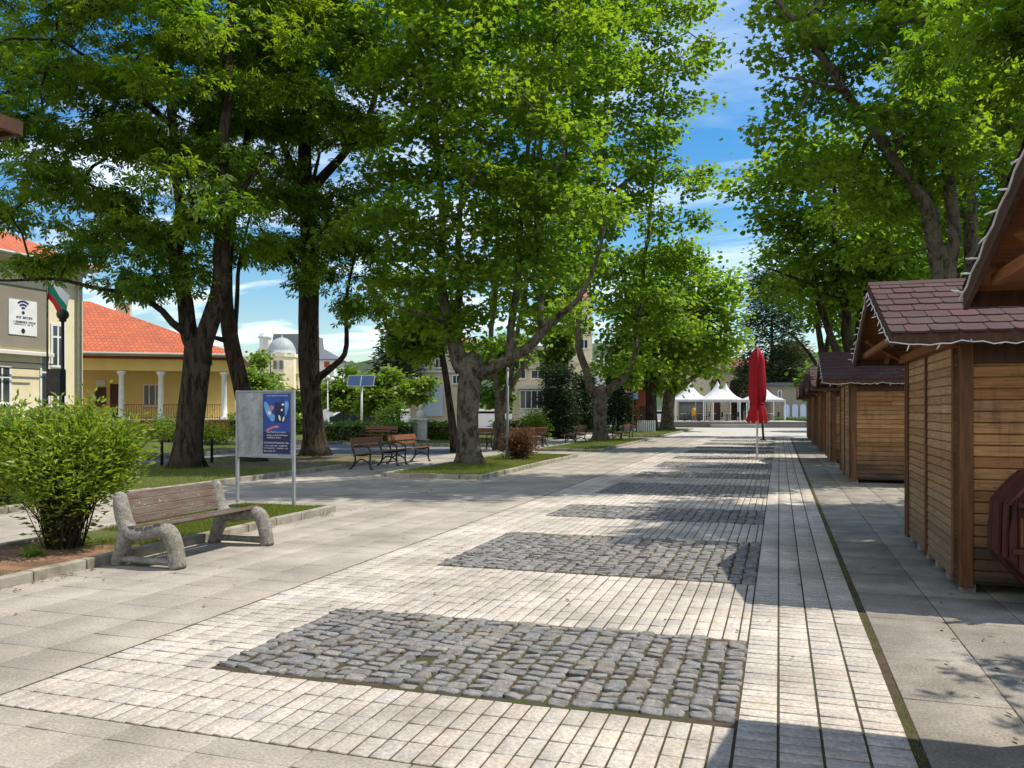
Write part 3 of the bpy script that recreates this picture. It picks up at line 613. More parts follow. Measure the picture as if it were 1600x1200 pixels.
def leaves(C, n, sig, size, shape, rg, up=0.9, outc=None, droop=0.3):
    C = np.asarray(C, float); k = len(C); N = k * n
    P_ = np.repeat(C, n, 0); off = rg.normal(0, 1, (N, 3)) * np.asarray(sig); P_ = P_ + off
    tip = off / (np.linalg.norm(off, axis=1, keepdims=True) + 1e-6) + rg.normal(0, .55, (N, 3))
    if outc is not None:
        o = P_ - np.asarray(outc); tip += 0.5 * o / (np.linalg.norm(o, axis=1, keepdims=True) + 1e-6)
    tip[:, 2] = tip[:, 2] * .45 - droop; tip /= np.linalg.norm(tip, axis=1, keepdims=True)
    nr = rg.normal(0, .55, (N, 3)); nr[:, 2] += up; nr -= tip * (nr * tip).sum(1, keepdims=True); nr /= np.linalg.norm(nr, axis=1, keepdims=True)
    sd = np.cross(tip, nr); sv, sf = SH[shape]
    sz = size * (0.65 + 0.6 * rg.random(N))
    V = P_[:, None, :] + sz[:, None, None] * (sv[None, :, 0:1] * sd[:, None, :] + sv[None, :, 1:2] * tip[:, None, :] + sv[None, :, 2:3] * nr[:, None, :])
    F = np.arange(N)[:, None, None] * len(sv) + sf[None]
    return V.reshape(-1, 3), F.reshape(-1, 3)
def resample(pts, step):
    pts = np.asarray(pts, float); s = np.concatenate(([0], np.cumsum(np.linalg.norm(np.diff(pts[:, :3], axis=0), axis=1))))
    n = max(2, int(s[-1] / step) + 1); q = np.linspace(0, s[-1], n)
    # smooth (Catmull-like) by interpolating then light averaging
    o = np.stack([np.interp(q, s, pts[:, k]) for k in range(pts.shape[1])], 1)
    for _ in range(2):
        if len(o) > 2: o[1:-1] = (o[:-2] + 2 * o[1:-1] + o[2:]) / 4
    return o
def tree(name, label, cat, base_d, base_px, limbs, blobs, bark, leaf, shape, lsize, ncl, nlf, seed, group=None, sig=(.36, .36, .24), twig=0.006, flare=1.0, fill=0.45, rs=1.0):
    """limbs: lists of (px,py,depth offset,radius m); blobs: (px,py,depth offset,radius px[,vertical squash])"""
    rg = np.random.default_rng(seed); d = base_d
    b0 = W(base_px, HZ, d); base = np.array((b0[0], b0[1], 0.0))
    r = thing(name, label, cat, tuple(base), 0, group)
    nodes = []; par = []; minr = []; tubes = []
    for L in limbs:
        pts = np.array([np.append(W(x, y, d + o), rr * rs) for x, y, o, rr in L]); pts = resample(pts, .35)
        if L is not limbs[0] and len(pts) > 4:
            wv = rg.normal(0, 1, (len(pts), 3)); 
            for _ in range(3): wv[1:-1] = (wv[:-2] + wv[1:-1] + wv[2:]) / 3
            wv[0] = 0; wv[-1] *= .5; pts[:, :3] += wv * np.minimum(.16, pts[:, 3:4] * 1.2)
        if L is limbs[0]:
            tv = pts[-1, :3] - pts[-2, :3]; tv /= np.linalg.norm(tv); re = pts[-1, 3]
            pts_t = np.concatenate([pts, [np.append(pts[-1, :3] + tv * re * .45, re * .86), np.append(pts[-1, :3] + tv * re * .8, re * .5), np.append(pts[-1, :3] + tv * re, re * .12)]]) if re > .12 else pts
            tubes.append(pts_t)
        else: tubes.append(pts)
        k = len(nodes)
        for i, p in enumerate(pts):
            nodes.append(p[:3]); minr.append(p[3])
            if i: par.append(k + i - 1)
            elif k == 0: par.append(-1)
            else:
                q = np.array(nodes[:k]); par.append(int(np.argmin(((q - p[:3]) ** 2).sum(1))))
    nl = len(nodes)
    # leaf-cluster centres through the crown's volume
    bl = []
    for bb in blobs:
        x, y, o, rp = bb[:4]; sq = bb[4] if len(bb) > 4 else 0.85; c = W(x, y, d + o); R = rp / FOC * (d + o); bl.append((c, R, sq))
    vol = np.array([R ** 2.4 for _, R, _ in bl]); pick = rg.choice(len(bl), ncl * 6, p=vol / vol.sum())
    dirs = rg.normal(0, 1, (ncl * 6, 3)); dirs /= np.linalg.norm(dirs, axis=1, keepdims=True); rad = rg.random(ncl * 6) ** fill
    cand = np.array([bl[p][0] + dirs[i] * rad[i] * bl[p][1] * np.array((1, 1, bl[p][2])) for i, p in enumerate(pick)])
    cand = cand[cand[:, 2] > 1.7]
    # keep clusters apart
    per = 8; nk = max(6, ncl // per); mind = 0.66 * (sum(R ** 3 for _, R, _ in bl) * 2.2 / nk) ** (1 / 3); keep = []
    for c in cand:
        if len(keep) >= nk: break
        if not keep or (((np.array(keep) - c) ** 2).sum(1)).min() > mind * mind: keep.append(c)
    # each keep point is a spray: a flattened, drooping group of leaf clusters
    KC = np.array(keep); CL = np.repeat(KC, per, 0); of = rg.normal(0, 1, CL.shape) * np.array((.37, .37, .15)) * mind; of[:, 2] -= .10 * (of[:, 0] ** 2 + of[:, 1] ** 2) / mind
    CL = CL + of; CL = CL[CL[:, 2] > 1.6]
    arr = np.zeros((nl + len(CL) * 14, 3)); arr[:nl] = nodes; cnt = nl; par = list(par); minr = list(minr)
    dist0 = np.array([((arr[:nl] - c) ** 2).sum(1).min() for c in CL]); order = np.argsort(dist0)
    leafcnt = np.zeros(len(arr)); thick = np.zeros(len(arr)); thick[:nl] = np.array(minr) > .25
    for ci in order:
        c = CL[ci]; dv = c - arr[:cnt]; dd = np.sqrt((dv ** 2).sum(1)); cost = dd + np.maximum(0, -dv[:, 2]) * .5 + .35 * np.maximum(0, np.array(minr[:cnt]) - .12) * 10 * 0
        j = int(np.argmin(cost)); a = arr[j]; k = max(1, min(12, int(dd[j] / .45))); sag = rg.normal(0, .07, 3) * dd[j]; sag[2] += .10 * dd[j]
        prev = j
        for i in range(1, k + 1):
            f = i / k; p = a + (c - a) * f + sag * 4 * f * (1 - f); arr[cnt] = p; par.append(prev); minr.append(0.0); prev = cnt; cnt += 1
        leafcnt[prev] += 1
    load = leafcnt[:cnt].copy()
    for i in range(cnt - 1, nl - 1, -1): load[par[i]] += load[i]
    rr = np.maximum(twig * np.maximum(load, 1) ** 0.55, 0)
    # trunk mesh: smooth limb tubes + branch frusta
    m = MB()
    for ti, pts in enumerate(tubes):
        rad_ = pts[:, 3].copy(); P3 = pts[:, :3].copy()
        nseg = 14 if rad_[0] > .2 else 9; k0 = len(m.v)
        m.tube([tuple(p) for p in P3], list(rad_), nseg)
        # uneven surface and root flare
        for q in range(k0, len(m.v)):
            ring = (q - k0) // nseg; ctr = P3[min(ring, len(P3) - 1)]; v = np.array(m.v[q]); off = v - ctr; aa = 2 * np.pi * ((q - k0) % nseg) / nseg
            s = 1 + .07 * math.sin(3 * aa + .8 * v[2] + seed) + .05 * math.sin(5 * aa - 1.7 * v[2]) + rg.normal(0, .012)
            if ti == 0: s *= 1 + flare * (.42 + .22 * math.sin(5 * aa + seed)) * math.exp(-max(0, v[2]) / .28)
            off[2] *= 0 if (ti == 0 and ring == 0) else 1
            m.v[q] = tuple(ctr + off * s)
    Vb = np.array(m.v) if m.v else np.zeros((0, 3)); Q4 = [f for f in m.f if len(f) == 4]; QN = [f for f in m.f if len(f) > 4]
    idx = np.arange(nl, cnt); pa = np.array(par)[idx]; A = arr[pa]; B = arr[idx]
    ra = np.where(pa < nl, rr[idx] * 1.05, rr[pa]); ra = np.minimum(ra, rr[idx] * 1.6); rb = rr[idx]
    t_ = B - A; t_ /= (np.linalg.norm(t_, axis=1, keepdims=True) + 1e-9); ref = np.where(np.abs(t_[:, 2:3]) < .9, np.array([[0, 0, 1.0]]), np.array([[1.0, 0, 0]]))
    u = np.cross(t_, ref); u /= np.linalg.norm(u, axis=1, keepdims=True); v_ = np.cross(t_, u); S = 5; ang = np.arange(S) * 2 * np.pi / S
    ringA = A[:, None] + ra[:, None, None] * (np.cos(ang)[None, :, None] * u[:, None] + np.sin(ang)[None, :, None] * v_[:, None])
    ringB = B[:, None] + rb[:, None, None] * (np.cos(ang)[None, :, None] * u[:, None] + np.sin(ang)[None, :, None] * v_[:, None])
    VV = np.concatenate([ringA, ringB], 1).reshape(-1, 3); nb = len(idx)
    q = np.array([(j, (j + 1) % S, S + (j + 1) % S, S + j) for j in range(S)]); FF = (np.arange(nb)[:, None, None] * 2 * S + q[None]).reshape(-1, 4) + len(Vb)
    Vall = np.concatenate([Vb, VV]) - base
    F4 = np.concatenate([np.array(Q4, int).reshape(-1, 4), FF])
    byn = {}
    for f in QN: byn.setdefault(len(f), []).append(f)
    mesh_np('trunk', Vall, [F4] + [np.array(v) for v in byn.values()], MAT[bark], r, smooth=True)
    cen = np.mean([c for c, _, _ in bl], axis=0)
    V, F = leaves(CL, nlf, sig, lsize, shape, rg, outc=cen)
    mesh_np('crown', V - base, [F], MAT[leaf], r)
    return r
TREES = []
G1 = 'plane and chestnut trees along the plaza'
# T1: big dark double-stemmed chestnut left
TREES.append(tree('chestnut_tree', 'dark chestnut tree with a forked double trunk left of the notice board', 'tree', 21.9, 290,
    [[(290, 737, 0, .60), (292, 690, 0, .52), (298, 640, 0, .50), (306, 585, 0, .52), (310, 545, 0, .50)],
     [(306, 570, 0, .36), (292, 520, 0, .31), (286, 450, 0, .28), (284, 380, 0, .25), (278, 280, .2, .2), (265, 150, .4, .15), (255, 0, .5, .1), (250, -90, .5, .05)],
     [(316, 570, 0, .36), (335, 500, -.1, .33), (345, 420, -.2, .3), (350, 320, -.3, .26), (352, 200, -.4, .2), (358, 80, -.5, .14), (362, -60, -.5, .07)],
     [(291, 520, 0, .16), (270, 495, -.2, .12), (235, 470, -.4, .10), (180, 455, -.7, .085), (130, 452, -1, .07), (95, 430, -1.2, .06), (30, 440, -1.5, .05), (-40, 438, -2, .03)],
     [(287, 420, 0, .14), (240, 360, .6, .10), (170, 300, 1.2, .08), (80, 260, 1.6, .04)],
     [(349, 340, -.3, .14), (385, 290, .5, .10), (430, 230, 1, .06)],
     [(283, 380, 0, .12), (300, 330, -1.2, .09), (290, 260, -2.2, .05)],
     [(270, 200, .3, .12), (180, 120, -.5, .09), (90, 60, -1, .05)]],
    [(150, 190, 0, 180), (50, 290, -.5, 105, .7), (300, 100, 0, 190), (200, 370, 0, 105, .7), (110, 395, -.8, 70, .45), (300, 350, -1.2, 100, .8), (230, 250, 1, 150), (150, 20, 0, 190), (350, 210, .8, 120), (380, 330, .4, 70), (240, 440, -.5, 62, .5), (20, 130, -1, 120), (330, -90, 0, 190), (120, -120, 0, 170), (200, 470, -.7, 40, .5), (60, 350, 0, 80, .6)],
    'bark_dark', 'leaf_chestnut', 'palm', .215, 860, 29, 11, G1, sig=(.27, .27, .13), rs=.68))
# T1b: slanting trunk behind the board
TREES.append(tree('chestnut_tree', 'slanting chestnut trunk rising behind the notice board', 'tree', 24.6, 392,
    [[(394, 728, 0, .34), (388, 660, 0, .29), (376, 595, 0, .27), (362, 540, 0, .25), (353, 480, 0, .23), (352, 420, 0, .2), (362, 330, .3, .16), (385, 230, .5, .12), (400, 120, .8, .08), (410, 20, 1, .04)],
     [(360, 534, 0, .10), (340, 528, -.3, .07), (320, 524, -.5, .045)], [(366, 560, 0, .09), (368, 500, .3, .08), (372, 420, .5, .06), (390, 340, .8, .04)]],
    [(395, 300, .6, 75), (400, 190, .6, 90), (400, 60, .6, 110), (430, 370, .5, 45), (380, 400, .4, 40, .6), (420, -60, .6, 110)],
    'bark_dark', 'leaf_chestnut', 'palm', .235, 150, 26, 12, G1, sig=(.27, .27, .14), rs=.9))
# T2
TREES.append(tree('chestnut_tree', 'tall chestnut with one bent bare lower branch, behind the pair of iron benches', 'tree', 27.7, 492,
    [[(492, 716, 0, .50), (490, 670, 0, .43), (486, 610, 0, .43), (483, 560, 0, .45), (482, 480, 0, .42), (484, 400, 0, .37), (478, 310, 0, .31), (476, 220, 0, .27), (484, 100, 0, .2), (490, -20, 0, .13), (495, -120, 0, .06)],
     [(487, 605, 0, .2), (500, 582, -.3, .15), (520, 568, -.5, .125), (544, 556, -.7, .11), (538, 545, -.75, .10), (537, 500, -.8, .09), (541, 455, -.9, .07), (555, 400, -1, .05)],
     [(477, 300, 0, .22), (520, 255, -.4, .18), (560, 220, -.6, .15), (590, 150, -.8, .11), (600, 60, -.8, .06)],
     [(478, 290, 0, .2), (445, 235, .5, .14), (420, 170, .8, .09), (405, 90, 1, .05)],
     [(482, 400, 0, .15), (520, 375, -1, .1), (560, 350, -1.6, .06)], [(482, 430, 0, .13), (440, 390, -1, .09), (410, 360, -1.6, .05)],
     [(480, 330, 0, .15), (490, 290, -1.5, .1), (500, 240, -2.4, .05)]],
    [(480, 90, 0, 165), (435, 250, 0, 105), (560, 195, -.5, 88), (525, 335, -.8, 95), (570, 400, -1, 72), (605, 465, -1, 62), (430, 385, -.5, 62, .8), (430, 430, -.6, 45, .6), (480, -70, 0, 180), (585, 50, -.5, 80), (490, 200, -1.8, 110), (400, 120, .8, 90), (500, 440, -1.4, 48, .7), (570, 505, -.9, 40, .6), (470, 330, -1.4, 70)],
    'bark_dark', 'leaf_chestnut', 'palm', .225, 740, 28, 13, G1, sig=(.28, .28, .14), rs=.78))
# T3: big plane on the central lawn
TREES.append(tree('plane_tree', 'big plane tree with a thick grey trunk and wide crown on the central kerbed lawn', 'tree', 23.6, 735,
    [[(733, 730, 0, .58), (731, 700, 0, .50), (731, 650, 0, .49), (735, 600, 0, .52), (738, 568, 0, .56)],
     [(722, 580, 0, .30), (706, 530, 0, .26), (694, 470, 0, .23), (690, 390, .1, .2), (686, 300, .2, .17), (684, 210, .2, .14), (672, 120, .2, .11), (645, 50, .2, .08), (630, -40, .2, .05)],
     [(724, 575, 0, .22), (712, 500, .5, .17), (716, 420, .6, .15), (722, 320, .7, .12), (728, 200, .8, .08), (735, 80, .8, .05)],
     [(748, 585, -.1, .34), (775, 570, -.3, .28), (805, 553, -.5, .24), (835, 531, -.7, .21), (860, 510, -.9, .18), (884, 490, -1.0, .15), (905, 470, -1.1, .12), (930, 420, -1.3, .08), (945, 350, -1.4, .05)],
     [(800, 560, -.4, .2), (800, 500, 0, .17), (806, 440, .2, .16), (812, 370, .3, .15), (816, 300, .4, .13), (822, 220, .5, .10), (815, 100, .6, .07), (810, 0, .6, .04)],
     [(850, 522, -.8, .17), (846, 470, -.5, .15), (842, 410, -.4, .14), (838, 330, -.3, .13), (842, 240, -.2, .11), (860, 120, 0, .08), (870, 10, 0, .04)],
     [(684, 230, .2, .10), (676, 130, -.3, .085), (668, 60, -.5, .075), (664, -20, -.6, .05)],
     [(692, 450, 0, .10), (650, 410, -.8, .08), (610, 380, -1.3, .05)], [(700, 510, 0, .10), (660, 490, -1.2, .08), (620, 480, -2.2, .04)],
     [(690, 380, .1, .10), (720, 330, -1.5, .08), (740, 280, -2.6, .05)], [(815, 320, .4, .08), (850, 290, -1, .07), (880, 250, -2, .04)]],
    [(740, 150, -.3, 160), (660, 240, 0, 110), (800, 250, -.6, 140), (700, 350, -.8, 120), (625, 385, -.6, 95), (820, 400, -.2, 100), (680, 450, -.6, 95), (765, 470, .3, 85), (610, 460, -.8, 72), (640, 530, -.6, 55, .6), (760, -20, 0, 190), (880, 60, 0, 110), (640, 110, .2, 90), (760, 300, -1.9, 95, .7), (850, 200, -1.4, 80, .7), (700, 200, -1.8, 90, .7), (730, 420, -1.8, 70, .6), (860, 470, -.4, 60, .7), (640, 310, -1.4, 70, .7), (800, 530, .5, 50, .6), (650, -60, 0, 120), (900, 330, -.9, 50), (850, 310, -1.6, 50, .6)],
    'bark_plane', 'leaf_plane', 'lobed', .185, 1000, 32, 14, G1, sig=(.26, .26, .14), rs=.61))
# T4
TREES.append(tree('plane_tree', 'plane tree with two upswept limbs on a short trunk on the far lawn', 'tree', 41.6, 938,
    [[(938, 692, 0, .50), (938, 660, 0, .45), (938, 630, 0, .48), (940, 612, 0, .5)],
     [(932, 618, 0, .3), (918, 595, 0, .26), (906, 565, -.2, .24), (902, 520, -.3, .22), (902, 465, -.4, .2), (914, 390, -.5, .19), (926, 310, -.5, .17), (938, 220, -.4, .14), (950, 140, -.3, .10), (975, 60, 0, .06)],
     [(946, 618, 0, .32), (970, 602, .2, .28), (987, 575, .2, .2), (994, 530, .3, .17), (1000, 470, .4, .15), (1008, 390, .4, .13), (1020, 290, .5, .11), (1030, 180, .5, .08), (1050, 80, .5, .05)],
     [(950, 140, -.3, .09), (985, 110, -.6, .08), (1030, 75, -.8, .06), (1075, 50, -.8, .04)],
     [(926, 330, -.5, .12), (980, 280, -1, .1), (1050, 240, -1.3, .06)]],
    [(960, 340, 0, 110), (985, 190, 0, 110), (1000, 470, 0, 85), (925, 450, 1, 70), (1040, 95, 0, 75), (980, 40, 0, 120), (1048, 270, 0, 60), (1045, 390, .5, 62), (890, 300, 1, 75), (1085, 330, 0, 26), (1010, 540, .5, 50), (1085, 150, 0, 30), (960, 560, 1.2, 38), (1050, 500, .5, 55), (1095, 35, 0, 26), (900, 130, 1, 70), (960, -80, 0, 130)],
    'bark_plane', 'leaf_plane', 'quad', .22, 1150, 29, 15, G1, sig=(.34, .34, .2), rs=.72))
TREES.append(tree('plane_tree', 'slim multi stemmed plane standing right behind the big central plane', 'tree', 33, 782,
    [[(782, 703, 0, .26), (782, 660, 0, .2), (780, 630, 0, .2)], [(780, 640, 0, .13), (772, 580, 0, .11), (770, 500, 0, .10), (778, 400, 0, .09), (775, 280, 0, .07), (780, 150, 0, .04)],
     [(783, 640, 0, .12), (797, 570, 0, .10), (815, 480, .3, .09), (828, 370, .4, .08), (836, 250, .5, .06), (850, 100, .5, .03)], [(782, 650, 0, .12), (812, 580, -.3, .10), (850, 500, -.4, .09), (872, 390, -.4, .08), (880, 270, -.4, .06), (900, 120, -.3, .03)]],
    [(850, 300, 0, 80), (890, 200, 0, 85), (880, 400, 0, 65), (800, 420, 1, 60), (900, 90, 0, 80), (840, 160, .6, 80), (850, 480, 0, 45, .7), (920, 300, .5, 50), (780, 300, 1.2, 60), (920, -20, 0, 90), (840, 20, .6, 90)],
    'bark_plane', 'leaf_plane', 'quad', .21, 620, 29, 23, G1, sig=(.32, .32, .18), flare=.5))
# T5, T6 further
TREES.append(tree('plane_tree', 'plane tree just left of the white tents with a leaning trunk', 'tree', 63, 1043,
    [[(1043, 673, 0, .5), (1044, 640, 0, .45), (1046, 615, 0, .45)], [(1046, 620, 0, .3), (1060, 570, 0, .22), (1075, 500, 0, .16), (1085, 430, 0, .1)], [(1046, 618, 0, .28), (1030, 560, 0, .2), (1040, 480, 0, .14)], [(1050, 615, 0, .25), (1085, 590, -1, .17), (1110, 560, -1.5, .1)]],
    [(1090, 480, 0, 62), (1060, 540, 0, 58), (1120, 520, 0, 40), (1050, 440, 0, 62), (1100, 425, 0, 50), (1135, 470, 0, 28), (1140, 440, .5, 25), (1090, 575, -1, 40, .5), (1130, 555, -1, 28, .5), (1040, 590, -1, 40, .4)],
    'bark_plane', 'leaf_plane', 'quad', .34, 420, 26, 16, G1, sig=(.6, .6, .4)))
TREES.append(tree('plane_tree', 'dark trunked plane behind the white slatted planter', 'tree', 60, 1018,
    [[(1018, 676, 0, .45), (1018, 640, 0, .4), (1016, 605, 0, .38)], [(1016, 610, 0, .22), (1000, 560, 0, .15), (990, 500, 0, .1)], [(1016, 610, 0, .22), (1030, 560, 0, .15), (1040, 500, 0, .1)]],
    [(1000, 540, 0, 55), (1030, 500, 0, 55), (1000, 470, 0, 50), (975, 560, .5, 35), (1020, 580, 0, 42, .5)],
    'bark_dark', 'leaf_far', 'quad', .34, 260, 25, 17, G1, sig=(.6, .6, .4)))
# right side, behind the huts
TREES.append(tree('plane_tree', 'tall plane behind the orange hut with a limb leaning over the plaza', 'tree', 19.6, 1492,
    [[(1494, 748, 0, .45), (1492, 600, 0, .37), (1486, 500, 0, .34), (1476, 430, 0, .32), (1468, 395, 0, .33)],
     [(1466, 400, 0, .24), (1440, 330, -.2, .2), (1405, 270, -.4, .17), (1365, 205, -.6, .15), (1320, 140, -.8, .125), (1275, 75, -1, .105), (1235, 25, -1.2, .085), (1200, -25, -1.3, .05)],
     [(1470, 400, 0, .18), (1458, 320, .6, .14), (1440, 240, .9, .12), (1415, 150, 1.1, .09), (1385, 40, 1.2, .06)],
     [(1484, 450, 0, .2), (1488, 380, -.1, .18), (1480, 290, -.2, .17), (1470, 220, -.2, .15), (1466, 120, -.2, .11), (1480, 0, -.2, .06)],
     [(1400, 262, -.4, .09), (1420, 170, -1.5, .07), (1440, 80, -2.4, .04)], [(1365, 205, -.6, .07), (1330, 270, .6, .05), (1280, 290, 1.2, .03)], [(1320, 140, -.8, .06), (1270, 130, -1.8, .05), (1220, 120, -2.4, .03)]],
    [(1235, 40, -1, 80), (1330, 120, -.8, 120), (1430, 90, 0, 140), (1540, 90, 0, 130), (1420, 250, 0, 105), (1550, 220, .3, 90), (1300, 250, 0, 80), (1190, 95, -1, 42, .8), (1350, -40, 0, 150), (1500, -60, 0, 150), (1480, 320, .5, 70), (1380, 340, .8, 70), (1250, 170, -.8, 60), (1460, 180, -2, 95), (1330, 60, -2, 80), (1160, -390, -1.3, 150), (1300, -290, -.5, 170), (1430, -240, 0, 160), (1220, -480, -1, 130)],
    'bark_plane', 'leaf_plane', 'lobed', .16, 1250, 30, 18, G1, sig=(.24, .24, .14), rs=.8))
TREES.append(tree('plane_tree', 'plane with two pale slim stems behind the roof of the nearest hut', 'tree', 22.5, 1540,
    [[(1536, 735, 0, .3), (1532, 600, 0, .24), (1526, 480, 0, .22), (1520, 420, 0, .2), (1516, 330, 0, .17), (1510, 230, 0, .14), (1515, 100, 0, .1), (1525, 0, 0, .05)],
     [(1530, 540, 0, .15), (1560, 430, .5, .12), (1572, 300, .8, .1), (1580, 150, 1, .07)], [(1512, 260, 0, .1), (1560, 180, -.5, .07), (1600, 110, -1, .04)]],
    [(1540, 300, .5, 75), (1560, 150, .5, 110), (1600, 60, 0, 100), (1490, 400, 1, 60), (1600, 250, 1, 80), (1450, 330, 1.5, 60), (1560, 380, 1.2, 60), (1520, 20, 1, 100)],
    'bark_plane', 'leaf_chestnut', 'lobed', .16, 330, 34, 19, G1, sig=(.36, .36, .24)))
TREES.append(tree('plane_tree', 'plane of several dark leaning stems above the second visible hut', 'tree', 34, 1345,
    [[(1345, 703, 0, .34), (1342, 620, 0, .3), (1338, 580, 0, .3)], [(1338, 585, 0, .24), (1324, 520, 0, .2), (1316, 460, 0, .17), (1308, 380, 0, .13), (1300, 280, 0, .07)],
     [(1336, 590, 0, .2), (1310, 545, 0, .15), (1284, 490, 0, .13), (1268, 430, 0, .1), (1255, 370, 0, .06)], [(1342, 600, 0, .2), (1350, 500, .3, .15), (1365, 400, .5, .1), (1380, 300, .5, .06)],
     [(1318, 470, 0, .1), (1260, 440, -.5, .07), (1200, 420, -1, .04)]],
    [(1208, 290, 0, 46), (1258, 340, 0, 68), (1330, 380, 0, 85), (1400, 380, .5, 75), (1275, 425, 0, 55), (1185, 235, 0, 32), (1350, 470, 1, 60), (1400, 300, .5, 90), (1300, 260, .5, 80), (1410, 440, 1, 50), (1230, 250, 0, 50)],
    'bark_dark', 'leaf_plane', 'quad', .215, 640, 30, 20, G1, sig=(.42, .42, .28)))
TREES.append(tree('plane_tree', 'loose thin branched plane beyond the far huts with sky showing through', 'tree', 50, 1292,
    [[(1292, 682, 0, .26), (1290, 610, 0, .22), (1286, 560, 0, .2), (1276, 500, 0, .15), (1262, 440, 0, .1), (1250, 390, 0, .05)], [(1288, 590, 0, .14), (1262, 550, 0, .1), (1235, 522, 0, .06)], [(1287, 560, 0, .14), (1300, 500, 0, .1), (1310, 450, 0, .06)]],
    [(1290, 480, 0, 42), (1245, 450, 0, 45), (1290, 540, 0, 32), (1225, 400, 0, 45), (1185, 405, 0, 28, .7), (1310, 440, 0, 50), (1265, 500, 0, 30), (1250, 390, 1, 40)],
    'bark_dark', 'leaf_far', 'quad', .24, 200, 24, 21, G1, sig=(.45, .45, .3)))
# tree out of the frame to the right whose sprays hang over the near huts
TREES.append(tree('chestnut_tree', 'bright backlit sprays hanging above the nearest hut roof', 'tree', 12.5, 1760,
    [[(1760, 806, 0, .3), (1758, 600, 0, .24), (1750, 350, 0, .2), (1740, 150, 0, .15), (1730, -100, 0, .1)], [(1752, 420, 0, .12), (1700, 340, .5, .09), (1640, 300, 1, .06), (1570, 290, 1.3, .03)], [(1745, 250, 0, .12), (1690, 150, 1, .08), (1620, 100, 1.5, .05)]],
    [(1560, 275, 1.2, 38, .4), (1600, 320, 1, 38, .5), (2125, -30, -7.8, 130, .5), (2389, -221, -7.4, 190, .5), (1620, 120, 1.6, 80), (1835, 0, 0, 240), (1900, 150, 0, 260), (1540, 330, 1.6, 22, .5), (1815, -200, 0, 260), (1470, 95, 2.5, 32, .5), (1420, 115, 2.6, 22, .5)],
    'bark_dark', 'leaf_chestnut', 'palm', .21, 420, 30, 22, G1, sig=(.26, .26, .12)))
# conifers and further trees
def conifer(name, label, px, d, ybot, ytop, wpx, leaf, seed, n=260, nl=26, size=.4, shape='needle', wtop=.08, sig=.35, power=.8):
    rg = np.random.default_rng(seed); b0 = W(px, HZ, d); base = np.array((b0[0], b0[1], 0)); r = thing(name, label, 'tree', tuple(base))
    z0 = max(.1, CAMH + (HZ - ybot) / FOC * d); z1 = CAMH + (HZ - ytop) / FOC * d; R = wpx / FOC * d
    m = MB(); m.tube([(0, 0, -.05), (0, 0, z0 + (z1 - z0) * .5), (0, 0, z1 - .2)], [.05 * z1 ** .6 + .03, .03 * z1 ** .6, .02], 8); m.build('trunk', MAT['bark_dark'], r, smooth=True)
    f = rg.random(n) ** 1.15; ang = rg.random(n) * 2 * np.pi; rad = R * (wtop + (1 - wtop) * (1 - f) ** power) * (0.45 + .6 * rg.random(n) ** .5) * (1 + .16 * np.sin(3 * ang + 9 * f))
    C = np.stack([rad * np.cos(ang), rad * np.sin(ang), z0 + (z1 - z0) * f], 1)
    V, F = leaves(C, nl, (sig, sig, sig * .6), size, shape, rg, outc=(0, 0, z0), droop=.25, up=.6)
    mesh_np('crown', V, [F], MAT[leaf], r); return r
conifer('conifer_tree', 'tall olive and dark conifer behind the closed red parasol', 1206, 94, 632, 425, 52, 'leaf_dark', 31, 420, 26, .62, wtop=.35, power=.6, sig=.55)
conifer('conifer_tree', 'olive green conifer in front of the far pink house', 1236, 92, 632, 540, 30, 'leaf_olive', 32, 200, 26, .55, wtop=.3, power=.6, sig=.5)
conifer('conifer_tree', 'dark spruce between the solar panel and the yellow apartment house', 622, 70, 604, 500, 30, 'leaf_dark', 33, 240, 26, .45, wtop=.15, sig=.42)
conifer('cypress', 'dark columnar cypress on the far lawn by the small white kiosk windows', 872, 46, 684, 575, 22, 'leaf_dark', 34, 260, 30, .26, wtop=.75, power=.5, sig=.2)
conifer('conifer_tree', 'small dark fir left of the forked plane trunk', 914, 56, 662, 590, 22, 'leaf_dark', 35, 150, 24, .35, sig=.3)
conifer('conifer_tree', 'small dark fir right of the forked plane trunk', 966, 57, 662, 588, 20, 'leaf_dark', 36, 150, 24, .35, sig=.3)
def far_tree(name, label, px, d, ybase, blobs, leaf, seed, n=110, nl=24, size=.3, rt=.07, group=None, sig=.35):
    t0 = min(b[1] for b in blobs)
    return tree(name, label, 'tree', d, px, [[(px, ybase, 0, rt), (px + 1, (ybase + t0) / 2, 0, rt * .8), (px, t0 + 6, 0, rt * .3)]], [(b[0], b[1], 0) + tuple(b[2:]) for b in blobs], 'bark_thin', leaf, 'quad', size, n, nl, seed, group, sig=(sig, sig, sig * .7), flare=.3)
far_tree('young_tree', 'slim bright young tree before the domed church', 422, 70, 670, [(418, 540, 9), (415, 562, 15), (414, 590, 16)], 'leaf_bright', 41, 60, 22, .3, .09)
far_tree('garden_tree', 'light green garden tree right of the porch house', 365, 60, 675, [(350, 590, 30), (380, 610, 32), (410, 610, 28), (360, 630, 30)], 'leaf_bright', 42, 170, 22, .3, .1)
far_tree('garden_tree', 'light green garden tree behind the bent bare branch', 535, 75, 667, [(520, 600, 28), (545, 610, 26), (555, 580, 18), (530, 625, 26)], 'leaf_bright', 43, 150, 22, .36, .1)
far_tree('garden_tree', 'bright leafy tree right of the solar panel', 612, 66, 668, [(600, 610, 32), (635, 620, 32), (590, 630, 26), (650, 605, 22), (620, 595, 20)], 'leaf_bright', 44, 190, 22, .34, .1)
far_tree('garden_tree', 'light green tree left of the tall chestnut trunk', 448, 80, 665, [(450, 626, 18), (466, 622, 18), (470, 640, 20)], 'leaf_far', 45, 110, 22, .36, .1)
